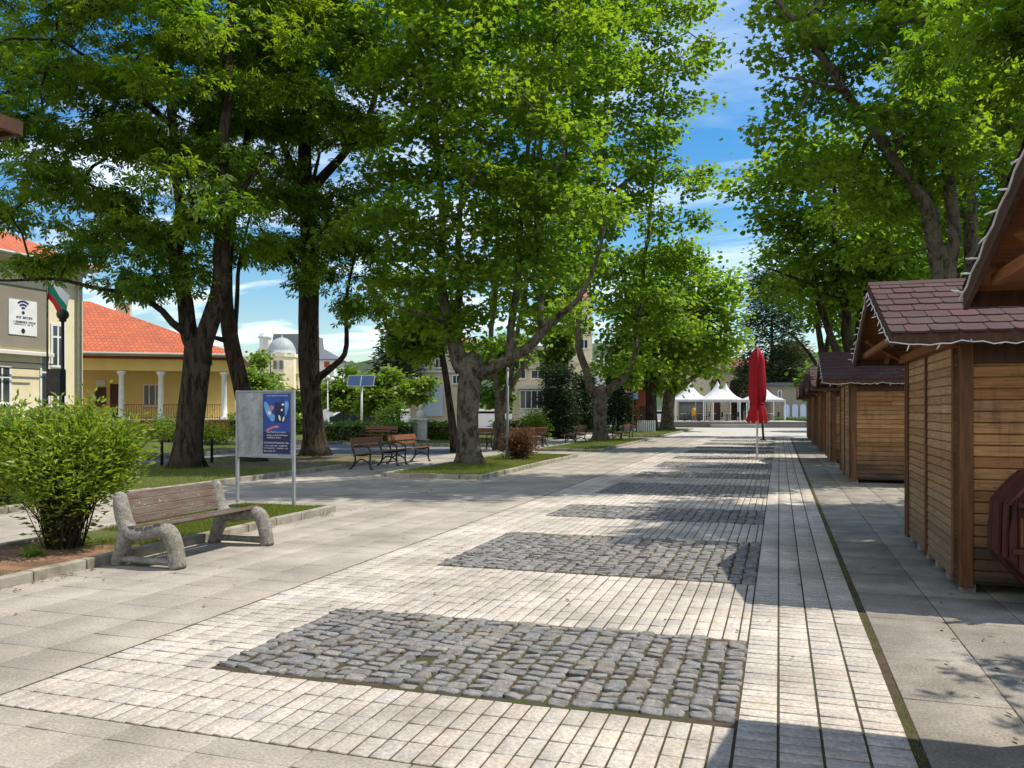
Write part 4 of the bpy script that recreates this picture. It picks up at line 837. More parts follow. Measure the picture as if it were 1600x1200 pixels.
far_tree('young_tree', 'thin sapling with two pale stems at the far lawn', 988, 46, 687, [(984, 590, 14), (982, 620, 10, 1.6), (986, 560, 16)], 'leaf_bright', 46, 50, 18, .22, .035, sig=.18)
far_tree('park_tree', 'mid green park tree behind the central plane', 778, 52, 678, [(775, 570, 30), (790, 545, 30), (770, 610, 22)], 'leaf_far', 47, 110, 24, .3, .12)
far_tree('park_tree', 'park tree between the yellow tower house and the cypress', 852, 60, 672, [(862, 560, 22), (870, 530, 30)], 'leaf_far', 48, 90, 24, .34, .12)
tree('park_tree', 'dark slim leaning tree just left of the central plane trunk', 'tree', 31, 711, [[(711, 707, 0, .17), (706, 660, 0, .14), (700, 610, 0, .125), (690, 550, 0, .11), (682, 490, 0, .09), (678, 440, 0, .05)]], [(685, 480, 0, 40), (665, 505, 0, 38), (650, 540, 0, 28)], 'bark_dark', 'leaf_plane', 'quad', .22, 120, 24, 49, None, sig=(.3, .3, .2), flare=.5)
far_tree('park_tree', 'shady tree over the red kiosk', 990, 72, 667, [(985, 570, 30), (1010, 550, 32), (970, 590, 22), (1020, 590, 24)], 'leaf_far', 50, 170, 24, .38, .12)
far_tree('street_tree', 'rounded street tree behind the tents', 1085, 100, 660, [(1075, 560, 30), (1100, 550, 30), (1120, 575, 24)], 'leaf_far', 51, 170, 22, .5, .15, sig=.5)
far_tree('street_tree', 'street tree behind the far huts on the right', 1330, 62, 674, [(1320, 560, 50), (1360, 530, 60), (1400, 540, 50), (1300, 590, 35)], 'leaf_far', 52, 260, 24, .4, .16, sig=.5)
far_tree('street_tree', 'leafy tree filling the gap behind the greyed hut', 1430, 45, 687, [(1420, 470, 60), (1470, 430, 70), (1390, 500, 50), (1520, 450, 70)], 'leaf_far', 53, 280, 24, .32, .2, sig=.45)
far_tree('street_tree', 'shadowed tree far behind the nearest hut', 1590, 40, 692, [(1580, 330, 90), (1600, 420, 80), (1560, 200, 90), (1620, 100, 100)], 'leaf_chestnut', 54, 300, 24, .32, .2, sig=.45)
# ------------------------------------------------------------------ shrubs and hedges
def shrub(name, label, cat, px, d, blobs, leaf, shape, size, ncl, nl, seed, stems=22, spread=.18, sr=.011, sig=.09, group=None, floor=.12, up=.5):
    rg = np.random.default_rng(seed); b0 = W(px, HZ, d); base = np.array((b0[0], b0[1], 0)); r = thing(name, label, cat, tuple(base), 0, group)
    bl = [(W(b[0], b[1], d + b[2]) - base, b[3] / FOC * d, b[4] if len(b) > 4 else .85) for b in blobs]
    vol = np.array([R ** 2.3 for _, R, _ in bl]); pk = rg.choice(len(bl), ncl, p=vol / vol.sum()); dr = rg.normal(0, 1, (ncl, 3)); dr /= np.linalg.norm(dr, axis=1, keepdims=True); rd = rg.random(ncl) ** .4
    C = np.array([bl[p][0] + dr[i] * rd[i] * bl[p][1] * np.array((1, 1, bl[p][2])) for i, p in enumerate(pk)]); C = C[C[:, 2] > floor]
    m = MB()
    ends = C[rg.choice(len(C), min(len(C), stems * 4), replace=False)]
    for i, e in enumerate(ends):
        a = rg.random() * 6.28; s = np.array((math.cos(a), math.sin(a), 0)) * spread * rg.random() ** .5; mid = s + (e - s) * np.array((.42, .42, .55)) + rg.normal(0, .02, 3)
        k = 1.0 if i < stems else .5
        m.tube([tuple(s + np.array((0, 0, -.02))), tuple(s * 1.15 + (mid - s) * np.array((.45, .45, .55))), tuple(mid), tuple(e)], [sr * k, sr * .8 * k, sr * .6 * k, sr * .25], 5, cap=False)
    m.build('stems', MAT['bark_dark'], r, smooth=True, norm=False)
    V, F = leaves(C, nl, (sig, sig, sig), size, shape, rg, up=up, outc=(0, 0, .3), droop=-.25)
    mesh_np('foliage', V, [F], MAT[leaf], r); return r
shrub('shrub', 'bright green leafy shrub beside the concrete end of the wooden bench', 'shrub', 100, 9.25,
      [(60, 690, 0, 62, .7), (150, 690, 0, 62, .7), (100, 735, -.2, 85, .7), (35, 725, 0, 62, .75), (180, 725, .1, 45, .9), (110, 680, .2, 80, .5), (110, 775, 0, 42, 1.3), (10, 690, .2, 50, .6), (205, 690, .1, 25, 1), (100, 820, 0, 34, 1.3), (60, 648, 0, 16, 1.4), (150, 642, 0, 14, 1.6), (110, 640, 0, 12, 1.6), (195, 655, 0, 12, 1.5), (20, 655, 0, 14, 1.3)], 'leaf_shrub', 'lance', .088, 760, 18, 61, 64, .17, .012, .08)
shrub('shrub', 'dark green shrub half hidden behind the bright one at the left edge', 'shrub', 2, 13.5,
      [(-10, 690, 0, 60, .8), (20, 680, 0, 50, .8), (-30, 720, 0, 50, .9), (20, 725, 0, 40, 1)], 'leaf_far', 'oval', .09, 300, 16, 62, 16, .2, .012, .1)
shrub('barberry_shrub', 'low reddish brown shrub on the lawn by the central plane', 'shrub', 812, 25.6,
      [(812, 690, 0, 22, .9), (803, 694, 0, 18), (823, 694, 0, 17), (812, 706, 0, 16)], 'leaf_red', 'oval', .085, 260, 16, 63, 22, .25, .014, .1)
shrub('shrub', 'small green clump of weeds on the brown needle soil', 'shrub', 50, 8.7, [(48, 868, 0, 13, .7)], 'leaf_bright', 'oval', .06, 30, 8, 64, 4, .03, .003, .03, floor=.02)
shrub('shrub', 'low dark shrub behind the forked chestnut trunk', 'shrub', 330, 36, [(325, 678, 0, 26), (345, 685, 0, 22), (310, 688, 0, 18)], 'leaf_far', 'oval', .12, 160, 16, 65, 10, .3, .014, .16)
shrub('shrub', 'round green shrub beside the pale wall left of the porch railing', 'shrub', 262, 40, [(255, 670, 0, 22), (275, 680, 0, 20), (240, 675, 0, 16)], 'leaf_bright', 'oval', .13, 140, 16, 66, 10, .3, .014, .16)
shrub('shrub', 'bluish shrub under the solar panel', 'shrub', 612, 44, [(606, 650, 0, 16), (622, 640, 0, 14), (612, 672, 0, 14)], 'leaf_far', 'oval', .14, 110, 16, 67, 10, .3, .014, .16)
shrub('shrub', 'green shrub at the foot of the cypress', 'shrub', 838, 44, [(835, 655, 0, 16), (846, 668, 0, 12)], 'leaf_bright', 'oval', .13, 90, 16, 68, 8, .25, .012, .14)
def hedge(label, a, b_, wd, h, seed, leaf='leaf_bright'):
    rg = np.random.default_rng(seed); a = np.array((*a, 0.)); b2 = np.array((*b_, 0.)); L = np.linalg.norm(b2 - a); u = (b2 - a) / L; nrm = np.array((-u[1], u[0], 0))
    r = thing('hedge', label, 'hedge', tuple(a), math.atan2(u[1], u[0]))
    m = MB(); m.box(.1, L - .1, -wd * .36, wd * .36, 0, h * .86)
    m.build('twigs', MAT['bark_dark'], r)
    n = int(L * (wd + 2 * h) * 26); q = rg.random(n); C = np.zeros((n, 3)); C[:, 0] = rg.random(n) * L; s = rg.random(n) * (wd + 2 * h)
    C[:, 1] = np.where(s < h, -wd / 2, np.where(s < h + wd, s - h - wd / 2, wd / 2)); C[:, 2] = np.where(s < h, s, np.where(s < h + wd, h, s - h - wd)); C += rg.normal(0, .05, C.shape)
    V, F = leaves(C, 9, (.09, .09, .06), .11, 'quad', rg, up=.5, droop=-.1); mesh_np('foliage', V, [F], MAT[leaf], r)
p1_, p2_ = P(488, 41), P(648, 41); hedge('long clipped green hedge behind the pair of iron benches', p1_, p2_, 1.1, .9, 71)
p1_, p2_ = P(664, 42), P(705, 42); hedge('short clipped hedge right of the white monument', p1_, p2_, 1.0, .85, 72, 'leaf_far')
p1_, p2_ = P(352, 48), P(480, 52); hedge('dark hedge glimpsed behind the notice board', p1_, p2_, 1.2, 1.2, 73, 'leaf_far')
p1_, p2_ = P(770, 60), P(930, 62); hedge('low hedge on the far lawn before the yellow house', p1_, p2_, 1.0, .7, 74, 'leaf_far')
# ================================================================== STREET FURNITURE
def paintwood(name, paint, paint2, bare, scale=(1, .12, 1)):
    m, t, b = newmat(name); v = coords(t, scale)
    g = noise(t, coords(t, (14, .8, 14)), 3, 6, .7, .4); w_ = ramp(t, g, [(.25, (bare[0] * .6, bare[1] * .6, bare[2] * .6)), (.7, bare)])
    p_ = mixc(t, island(t), paint, paint2)
    mask = ramp(t, noise(t, coords(t, (6, 1.4, 6)), 2.2, 9, .75), [(.42, 1.0), (.58, 0.0)])
    col = mixc(t, mask, w_, p_); col = mixc(t, ramp(t, noise(t, coords(t), 34, 2, .5), [(.70, 0), (.74, .8)]), col, (.5, .47, .42))
    t.links.new(col, b.inputs['Base Color']); b.inputs['Roughness'].default_value = .75; bump(t, g, .5, .005, b); return m
MAT['benchwood'] = paintwood('worn_red_brown_slat', (.085, .047, .033), (.115, .068, .048), (.165, .135, .105))
MAT['ironwood'] = pm('varnished_slat', (.15, .065, .03), (.22, .10, .045), 4, .5, .2, 40, .003, sc3=(8, 1, 8), isl=[(.85, .85, .85), (1.12, 1.05, 1)])
MAT['concrete'] = pm('rough_concrete', (.18, .165, .14), (.30, .28, .245), 16, .92, .9, 55, .016, c3=(.15, .14, .085), s3=3.4, t3=.62, speck=(34, .25))
MAT['iron'] = pm('black_iron', (.016, .015, .014), (.03, .027, .024), 12, .5, .2, 50, .003)
MAT['galv'] = pm('grey_painted_steel', (.22, .235, .24), (.30, .31, .31), 4, .5, .1, 60, .002, c3=(.16, .13, .10), s3=6, t3=.7)
MAT['sheet'] = pm('grey_board_sheet', (.25, .275, .285), (.33, .35, .355), 3.2, .6, .08, 30, .003, c3=(.17, .17, .155), s3=2.2, t3=.56, speck=(14, .14))
MAT['white'] = pm('white_paint', (.70, .70, .68), (.80, .79, .77), 3, .55, .1, 40, .003)
MAT['blue'] = pm('poster_blue', (.012, .035, .20), (.02, .075, .32), 3, .4, 0)
MAT['cyan'] = pm('poster_light_blue', (.07, .25, .55), (.16, .42, .68), 6, .4, 0)
MAT['navy'] = pm('poster_navy', (.006, .012, .06), (.012, .02, .10), 3, .4, 0)
MAT['pink'] = pm('poster_rose', (.45, .10, .13), (.55, .22, .22), 8, .4, 0)
MAT['red'] = pm('red_canvas', (.33, .005, .012), (.42, .008, .018), 3, .7, .25, 18, .01)
MAT['tent'] = pm('white_canvas', (.50, .51, .52), (.60, .60, .60), 2, .7, .15, 12, .01)
MAT['glass'] = newmat('window_glass')[0]
_b = MAT['glass'].node_tree.nodes['Principled BSDF']; _b.inputs['Base Color'].default_value = (.035, .045, .05, 1); _b.inputs['Roughness'].default_value = .08; _b.inputs['Specular IOR Level'].default_value = .8
MAT['globe'] = pm('dark_globe', (.03, .028, .022), (.055, .05, .04), 14, .35, .1, 30, .003)
MAT['globewhite'] = pm('opal_globe', (.7, .7, .66), (.78, .78, .75), 4, .3, 0)
MAT['black'] = pm('black_plastic', (.012, .012, .013), (.02, .02, .02), 6, .6, .1, 50, .002)
# foreground bench: concrete ends, wooden slats; seat faces +X
def end_frame(y0):
    m = MB()
    A_ = [(-.74, .72), (-.725, .62), (-.695, .5), (-.655, .40), (-.58, .335), (-.47, .325), (-.34, .345), (-.215, .385), (-.15, .385), (-.095, .33), (-.055, .22), (-.03, .10), (-.02, .005)]
    B_ = [(-.66, .42), (-.665, .30), (-.69, .2), (-.735, .10), (-.76, .005)]; C_ = [(-.74, .062), (-.55, .062), (-.30, .062), (-.03, .062)]
    def sw(pts, r, n=12, k=6):
        q = resample(np.array([(x, y0, z) + (rr,) for (x, z), rr in zip(pts, r)]), .03)
        m.tube([tuple(p[:3]) for p in q], [p[3] for p in q], n, 1.35, (0, 1, 0))
    sw(A_, [.056, .068, .070, .074, .078, .07, .064, .068, .076, .076, .074, .072, .074]); sw(B_, [.055, .070, .070, .066, .07]); sw(C_, [.042, .036, .036, .042])
    m.lathe([(0, .058), (.04, .045), (.056, .02), (.06, -.02)], (-.742, y0, .70), 12)
    return m
bench = thing('park_bench', 'weathered bench with rough concrete ends and worn red brown slats', 'bench', (-5.73, 0, 0))
for y_ in (6.93, 8.46): end_frame(y_).build('end_frame', MAT['concrete'], bench, smooth=True)
m = MB()
for (x, z) in ((-.665, .455), (-.69, .535), (-.712, .615), (-.735, .695)): m.bar((x, 6.86, z), (x, 8.53, z), .030, .079, (-.27, 0, 1))
m.build('backrest', MAT['benchwood'], bench, bevel=.005)
m = MB()
for (x, z) in ((-.55, .40), (-.44, .392), (-.33, .408), (-.22, .44)): m.bar((x, 6.86, z), (x, 8.53, z), .092, .034, (-.16, 0, 1))
m.build('seat', MAT['benchwood'], bench, bevel=.005)
# iron benches
def iron_bench():
    r = thing('iron_bench', '', 'bench', (0, 0, 0), 0, 'iron framed benches along the park path')
    for y0 in (.12, 1.73):
        m = MB()
        def sw(p, rad): q = resample(np.array([(x, y0, z, rad) for x, z in p]), .05); m.tube([tuple(a[:3]) for a in q], rad, 7)
        sw([(-.62, 0), (-.50, .14), (-.46, .28), (-.50, .42), (-.57, .60), (-.60, .80)], .026); sw([(0, 0), (-.05, .16), (-.03, .30), (-.02, .42)], .026); sw([(-.5, .40), (-.3, .37), (-.02, .42)], .024)
        sw([(-.47, .18), (-.3, .30), (-.06, .18)], .02); sw([(-.55, .62), (-.3, .64), (-.08, .60), (-.03, .52), (-.02, .42)], .02); sw([(-.66, .012), (-.58, .012)], .024); sw([(-.03, .012), (.05, .012)], .024)
        m.build('leg_frame', MAT['iron'], r, smooth=True)
    m = MB()
    for x, z in ((-.05, .455), (-.16, .44), (-.27, .425), (-.38, .42)): m.box(x - .046, x + .046, 0, 1.85, z - .015, z + .015)
    m.build('seat', MAT['ironwood'], r, bevel=.004)
    m = MB()
    for x, z in ((-.545, .60), (-.57, .72), (-.585, .80)): m.bar((x + .035, 0, z), (x + .035, 1.85, z), .026, .085, (-.18, 0, 1))
    m.build('backrest', MAT['ironwood'], r, bevel=.004)
    return r
ib = iron_bench(); spots = [(-10.3, 19.75, 0, 'nearer iron bench of the pair standing end to end by the path'), (-10.38, 22.1, -.02, 'farther iron bench of the pair standing end to end by the path')]
def at(px, py): g = G(px, py); return g[0], g[1]
for px_, py_, rz, lab in ((782, 700, math.radians(-80), 'iron bench with sunlit slats just right of the central plane trunk'), (838, 697, math.radians(172), 'iron bench seen end on by the end of the central lawn'),
                          (700, 701, math.radians(-95), 'dark iron bench in shade left of the central plane trunk'), (900, 692, math.radians(176), 'iron bench left of the forked far plane trunk'),
                          (970, 688, math.radians(176), 'iron bench beside the pale sapling stems'), (560, 694, math.radians(-100), 'wooden bench end behind the pair of benches, against the hedge')):
    spots.append((*at(px_, py_), rz, lab))
for i, (x, y, rz, lab) in enumerate(spots):
    o = ib if i == 0 else copy_tree(ib); o.location = (x, y, 0); o.rotation_euler.z = rz; o['label'] = lab
# notice board
bl_ = W(371, 640, 13.55); br_ = W(459, 640, 13.0); an = math.atan2(br_[1] - bl_[1], br_[0] - bl_[0]); Lb = math.hypot(br_[0] - bl_[0], br_[1] - bl_[1])
nb = thing('notice_board', 'grey metal notice board on two legs with one blue poster', 'notice board', (bl_[0], bl_[1], 0), an)
ztop = 1.6 + 30 / 1300 * 13.3; zbot = 1.6 - 72 / 1300 * 13.3
for x in (0, Lb): MB().box(x - .022, x + .022, -.022, .022, -.02, ztop + .005).build('leg', MAT['galv'], nb, bevel=.004)
MB().box(.023, Lb - .023, -.012, .012, zbot, ztop - .03).build('panel', MAT['sheet'], nb)
MB().box(.023, Lb - .023, -.024, .024, ztop - .032, ztop).build('frame_rail', MAT['galv'], nb, bevel=.004); MB().box(.023, Lb - .023, -.022, .022, zbot - .03, zbot).build('frame_rail', MAT['galv'], nb, bevel=.004)
po = thing('poster', 'blue event poster with white text lines stuck on the grey notice board', 'poster', (bl_[0], bl_[1], 0), an)
x0, x1 = Lb * .475, Lb * .955; z1 = ztop - .055; z0 = z1 - (x1 - x0) * 1.66; yy = -.0145
MB().box(x0, x1, yy - .002, yy + .002, z0, z1).build('sheet', MAT['blue'], po)
m = MB(); m.box(x0 + .01, x1 - .01, yy - .0042, yy - .003, z0 + .01, z0 + (z1 - z0) * .36); m.build('text_block', MAT['navy'], po)
def disc(m, cx, cz, rx, rz, y, n=18, a=0):
    ca, sa = math.cos(a), math.sin(a); k = len(m.v)
    for j in range(n):
        q = 2 * math.pi * j / n; u, v = rx * math.cos(q), rz * math.sin(q); m.v.append((cx + u * ca - v * sa, y, cz + u * sa + v * ca))
    m.f.append(tuple(range(k, k + n)))
wp, hp = x1 - x0, z1 - z0; cx = x0 + wp * .5
m = MB(); disc(m, x0 + wp * .2, z0 + hp * .72, wp * .10, hp * .17, yy - .0044, a=.5); disc(m, x0 + wp * .80, z0 + hp * .74, wp * .12, hp * .15, yy - .0044, a=-.4); disc(m, x0 + wp * .36, z0 + hp * .6, wp * .10, hp * .06, yy - .0046, a=.7); m.build('light_shapes', MAT['cyan'], po, norm=False)
m = MB(); m.box(x0 + wp * .44, x0 + wp * .80, yy - .006, yy - .005, z0 + hp * .52, z0 + hp * .86); m.build('dark_shape', MAT['navy'], po)
m = MB(); disc(m, x0 + wp * .33, z0 + hp * .76, wp * .09, hp * .04, yy - .0068, a=.6); disc(m, x0 + wp * .28, z0 + hp * .42, wp * .16, hp * .025, yy - .0068, a=.35); disc(m, x0 + wp * .5, z0 + hp * .45, wp * .10, hp * .02, yy - .0068); m.build('rose_shapes', MAT['pink'], po, norm=False)
random.seed(5); m = MB()
def textline(m, xa, xb, zc, h, y, gap=.012):
    x = xa
    while x < xb:
        l = h * random.uniform(.5, .95)
        if random.random() < .14: x += l * .8; continue
        e = min(x + l * .72, xb); t_ = random.random()
        if t_ < .4: m.box(x, e, y - .0006, y, zc - h / 2, zc - h * .28); m.box(x, x + (e - x) * .3, y - .0006, y, zc - h * .27, zc + h / 2)
        elif t_ < .7: m.box(x, x + (e - x) * .3, y - .0006, y, zc - h / 2, zc + h / 2); m.box(x + (e - x) * .7, e, y - .0006, y, zc - h / 2, zc + h / 2)
        else: m.box(x, e, y - .0006, y, zc + h * .25, zc + h / 2); m.box(x + (e - x) * .3, x + (e - x) * .65, y - .0006, y, zc - h / 2, zc + h * .24)
        x += l
for f, h, a_, b_ in ((.36, .020, .15, .85), (.31, .018, .15, .9), (.27, .020, .16, .66), (.185, .022, .05, .96), (.135, .018, .05, .9), (.095, .018, .05, .92), (.045, .018, .05, .48), (.965, .012, .12, .92)):
    textline(m, x0 + wp * a_, x0 + wp * b_, z0 + hp * f, h, yy - .0062)
disc(m, x0 + wp * .70, z0 + hp * .73, wp * .035, hp * .02, yy - .0072); disc(m, x0 + wp * .74, z0 + hp * .82, wp * .05, hp * .018, yy - .0072); disc(m, x0 + wp * .62, z0 + hp * .6, wp * .03, hp * .05, yy - .0072, a=.3); disc(m, x0 + wp * .76, z0 + hp * .58, wp * .03, hp * .045, yy - .0072, a=-.4); disc(m, x0 + wp * .25, z0 + hp * .68, wp * .05, hp * .035, yy - .0072, a=.8)
m.build('lettering', MAT['white'], po, norm=False)
# black globe lamp, loudspeaker
lx, ly = P(98, 27.5)
r = thing('globe_lamp', 'black lamp post with a dark globe in front of the cream building', 'street lamp', (lx, ly, 0)); zt = 1.6 + 145 / 1300 * 27.5
m = MB(); m.tube([(0, 0, 0), (0, 0, .4), (0, 0, zt - .1)], [.085, .065, .05], 10); m.lathe([(.11, 0), (.11, .3), (.07, .36)], n=10); m.build('post', MAT['iron'], r, smooth=True)
m = MB(); m.lathe([(.0, -.20), (.10, -.17), (.17, -.09), (.195, 0), (.17, .10), (.10, .17), (0, .2)], (0, 0, zt + .07), 16); m.build('globe', MAT['globe'], r, smooth=True)
m = MB(); m.lathe([(.05, -.2), (.12, -.16), (.12, -.13), (.05, -.1)], (0, 0, zt + .02), 12); m.build('collar', MAT['iron'], r)
sx, sy = P(90, 27.4); r = thing('loudspeaker', 'black box loudspeaker fixed to the black lamp post', 'loudspeaker', (sx, sy, 0), TH)
zc = 1.6 + 45 / 1300 * 27.5; MB().box(-.28, .20, -.16, .16, zc - .5, zc + .38).build('cabinet', MAT['black'], r, bevel=.02)
m = MB(); m.box(-.25, .17, -.172, -.161, zc - .46, zc + .34); m.build('grille', MAT['globe'], r)
# flag on a pole
fx, fy = P(74, 31.5); r = thing('flagpole', 'thin dark flagpole before the cream building', 'flagpole', (fx, fy, 0), TH); zt = 1.6 + 228 / 1300 * 31.5
MB().tube([(0, 0, 0), (0, 0, zt)], [.045, .03], 8).lathe([(0, .06), (.05, 0), (0, -.05)], (0, 0, zt + .03), 8).build('pole', MAT['iron'], r, smooth=True)
fl = thing('flag', 'white green and red striped flag drooping from the thin pole', 'flag', (fx, fy, 0), TH)
MAT['flag_white'] = pm('flag_white', (.7, .7, .7), (.78, .78, .78), 4, .7, 0); MAT['flag_green'] = pm('flag_green', (.0, .21, .12), (.0, .26, .15), 4, .7, 0); MAT['flag_red'] = pm('flag_red', (.5, .015, .02), (.58, .02, .03), 4, .7, 0)
s_ = 31.5 / 1300
ed = [[(1, 228), (18, 208 - 10), (34, 182)], [(1, 196), (14, 180), (32, 165)], [(1, 180), (12, 166), (28, 152)], [(-1, 170), (10, 154), (22, 140)]]
ed = [[(1, 226), (8, 205), (20, 192), (35, 178)], [(1, 200), (10, 190), (20, 176), (31, 162)], [(0, 186), (8, 177), (18, 164), (29, 152)], [(-1, 175), (8, 165), (16, 152), (24, 140)]]
for k, nm in enumerate(('flag_white', 'flag_green', 'flag_red')):
    m = MB(); up_, lo = ed[k], ed[k + 1]
    vs = [(x * s_, .05 * math.sin(i * 2.0) + .02, 1.6 + z * s_) for i, (x, z) in enumerate(up_)] + [(x * s_, .05 * math.sin(i * 2.0 + .5) + .02, 1.6 + z * s_) for i, (x, z) in enumerate(lo)]
    m.add(vs, [(i, i + 1, i + 5, i + 4) for i in range(3)]); o = m.build('stripe', MAT[nm], fl, smooth=True, norm=False); o['label'] = nm.split('_')[1] + ' stripe of the flag'
# bollards by the forked chestnut
def bollard():
    r = thing('bollard', '', 'bollard', (0, 0, 0), 0, 'short dark posts in the lawn'); m = MB(); m.lathe([(.042, -.02), (.036, .70), (.048, .71), (.048, .75), (.025, .79), (0, .80)], n=10); m.build('post', MAT['iron'], r, smooth=True); return r
bo = bollard()
for i, (px_, py_, lab) in enumerate(((253, 732, 'short dark post on the lawn left of the forked chestnut'), (331, 727, 'short dark post on the lawn right of the forked chestnut'))):
    o = bo if i == 0 else copy_tree(bo); g = G(px_, py_); o.location = (g[0], g[1], 0); o['label'] = lab
# slender post on the central lawn
g = G(793, 722); r = thing('slim_post', 'slim pale post standing on the central lawn by the barberry shrub', 'post', (g[0], g[1], 0))
MB().tube([(0, 0, 0), (0, 0, 2.8)], [.045, .04], 8).build('shaft', MAT['galv'], r, smooth=True); MB().box(-.09, .09, -.09, .09, .0, .09).build('base', MAT['stone'], r, bevel=.02); MB().lathe([(.045, 0), (.06, .02), (.03, .08), (0, .1)], (0, 0, 2.8), 8).build('cap', MAT['galv'], r)
# red parasol, closed
g = G(1183, 716); ux, uy = g[0], g[1]; r = thing('parasol', 'tall closed red parasol on a white pole standing on the cobbles', 'parasol', (ux, uy, 0)); sc_ = 27.4 / 1300
MB().tube([(0, 0, 0), (0, 0, 3.55)], .035, 10).build('pole', MAT['white'], r, smooth=True)
MB().box(-.32, .32, -.32, .32, .0, .05).build('base_plate', MAT['stone'], r, bevel=.01)
m = MB(); prof = [(.36, 1.19), (.33, 1.35), (.28, 1.55), (.235, 1.72), (.20, 1.80), (.27, 1.92), (.295, 2.15), (.28, 2.5), (.265, 2.85), (.25, 3.1), (.255, 3.22), (.20, 3.4), (.10, 3.56), (.03, 3.66)]
n = 40; k = 0
for i, (rr, z) in enumerate(prof):
    for j in range(n):
        q = 2 * math.pi * j / n; f = 1 + .16 * math.cos(8 * q + .3 * math.sin(i)) + .05 * math.sin(3 * q + i * .4); f = 1 + (f - 1) * min(1, 1.3 * rr / .25)
        m.v.append((rr * f * math.cos(q) * .86, rr * f * math.sin(q) * .86, z + (.05 * math.cos(8 * q) if i == 0 else 0)))
for i in range(len(prof) - 1):
    for j in range(n): m.f.append((i * n + j, i * n + (j + 1) % n, (i + 1) * n + (j + 1) % n, (i + 1) * n + j))
m.build('canopy', MAT['red'], r, smooth=True)
MB().lathe([(.21, -.02), (.225, 0), (.21, .02)], (0, 0, 1.80), 20).build('strap', MAT['red'], r); MB().lathe([(.03, 0), (.045, .04), (.02, .1), (0, .14)], (0, 0, 3.64), 10).build('finial', MAT['white'], r)
gx, gy = at(1193, 688); r = thing('bollard', 'thin dark leaning post behind the red parasol', 'bollard', (gx, gy, 0)); m = MB(); m.tube([(0, 0, 0), (-.05, 0, .8), (-.08, 0, 1.05)], [.06, .055, .06], 8); m.build('post', MAT['iron'], r, smooth=True); MB().box(-.2, .15, -.15, .15, 0, .05).build('base', MAT['iron'], r)
# ================================================================== BUILDINGS
def plaster(name, c1, c2, dirt): return pm(name, c1, c2, .8, .9, .15, 30, .006, c3=dirt, s3=.55, t3=.66, speck=(40, .06))
MAT['cream'] = plaster('cream_plaster', (.74, .64, .41), (.80, .71, .48), (.62, .53, .35)); MAT['yellow'] = plaster('yellow_plaster', (.70, .50, .17), (.76, .56, .21), (.60, .43, .17))
MAT['beige'] = plaster('beige_plaster', (.56, .48, .34), (.63, .55, .40), (.45, .40, .30)); MAT['greypanel'] = plaster('olive_grey_panel', (.24, .215, .165), (.27, .24, .185), (.2, .18, .14))
MAT['pinkwall'] = plaster('pink_plaster', (.52, .34, .25), (.58, .40, .30), (.45, .3, .22)); MAT['offwhite'] = plaster('offwhite_plaster', (.6, .58, .52), (.68, .66, .6), (.5, .48, .42)); MAT['brick'] = pm('red_brick', (.30, .085, .045), (.38, .13, .07), 9, .9, .4, 40, .01, c3=(.22, .07, .04), s3=3)
MAT['redkiosk'] = pm('red_kiosk_paint', (.26, .05, .03), (.32, .07, .04), 4, .7, .1)
def tilemat(name, a, b_, c_):
    m, t, b = newmat(name); v = coords(t)
    wv = nn(t, 'ShaderNodeTexBrick', Scale=1.0); t.links.new(coords(t, (1, 1, 1), 'UV'), wv.inputs['Vector']); wv.inputs['Color1'].default_value = (*a, 1); wv.inputs['Color2'].default_value = (*b_, 1); wv.inputs['Mortar'].default_value = (*c_, 1)
    wv.inputs['Brick Width'].default_value = .26; wv.inputs['Row Height'].default_value = .34; wv.inputs['Mortar Size'].default_value = .022; wv.inputs['Mortar Smooth'].default_value = .6; wv.inputs['Bias'].default_value = -.1
    col = mixc(t, ramp(t, noise(t, v, .9, 7), [(.45, 0.0), (.75, .5)]), wv.outputs['Color'], (c_[0] * .8, c_[1] * 1.2, c_[2] * 1.3)); col = mixc(t, 1.0, col, ramp(t, noise(t, v, 14, 3), [(.3, .8), (.7, 1.2)]), 'MULTIPLY')
    t.links.new(col, b.inputs['Base Color']); b.inputs['Roughness'].default_value = .85
    bump(t, wv.outputs['Fac'], -.6, .05, b); return m
MAT['tiles'] = tilemat('orange_roof_tiles', (.52, .125, .045), (.43, .10, .04), (.17, .05, .03)); MAT['tiles_old'] = tilemat('brown_roof_tiles', (.34, .13, .07), (.28, .10, .06), (.12, .05, .03))
MAT['slate'] = pm('slate_roof', (.10, .11, .13), (.15, .16, .18), 2, .7, .2, 20, .01); MAT['dome'] = pm('grey_dome', (.30, .33, .33), (.38, .41, .40), 2, .55, .1)
MAT['greensteel'] = pm('pale_green_pipe', (.38, .42, .36), (.45, .48, .42), 3, .6, .05)
MAT['dkwin'] = MAT['glass']; MAT['doorwood'] = pm('dark_door', (.05, .022, .016), (.08, .035, .025), 5, .6, .2, 30, .004, sc3=(8, 8, 1))
def roofmesh(name, faces, mat, parent):
    """faces: lists of 3-D points; UV in metres along/up each face"""
    m = MB()
    for f in faces: m.quad(*f)
    o = m.build(name, mat, parent, norm=False); me = o.data; uv = me.uv_layers.new(name='UVMap')
    for p in me.polygons:
        v = [me.vertices[i].co for i in p.vertices]; u = (v[1] - v[0]).normalized(); nr = p.normal; w_ = nr.cross(u)
        for li, c in zip(p.loop_indices, v): uv.data[li].uv = ((c - v[0]).dot(u), (c - v[0]).dot(w_))
    sd = o.modifiers.new('solid', 'SOLIDIFY'); sd.thickness = .12; sd.offset = -1
    return o
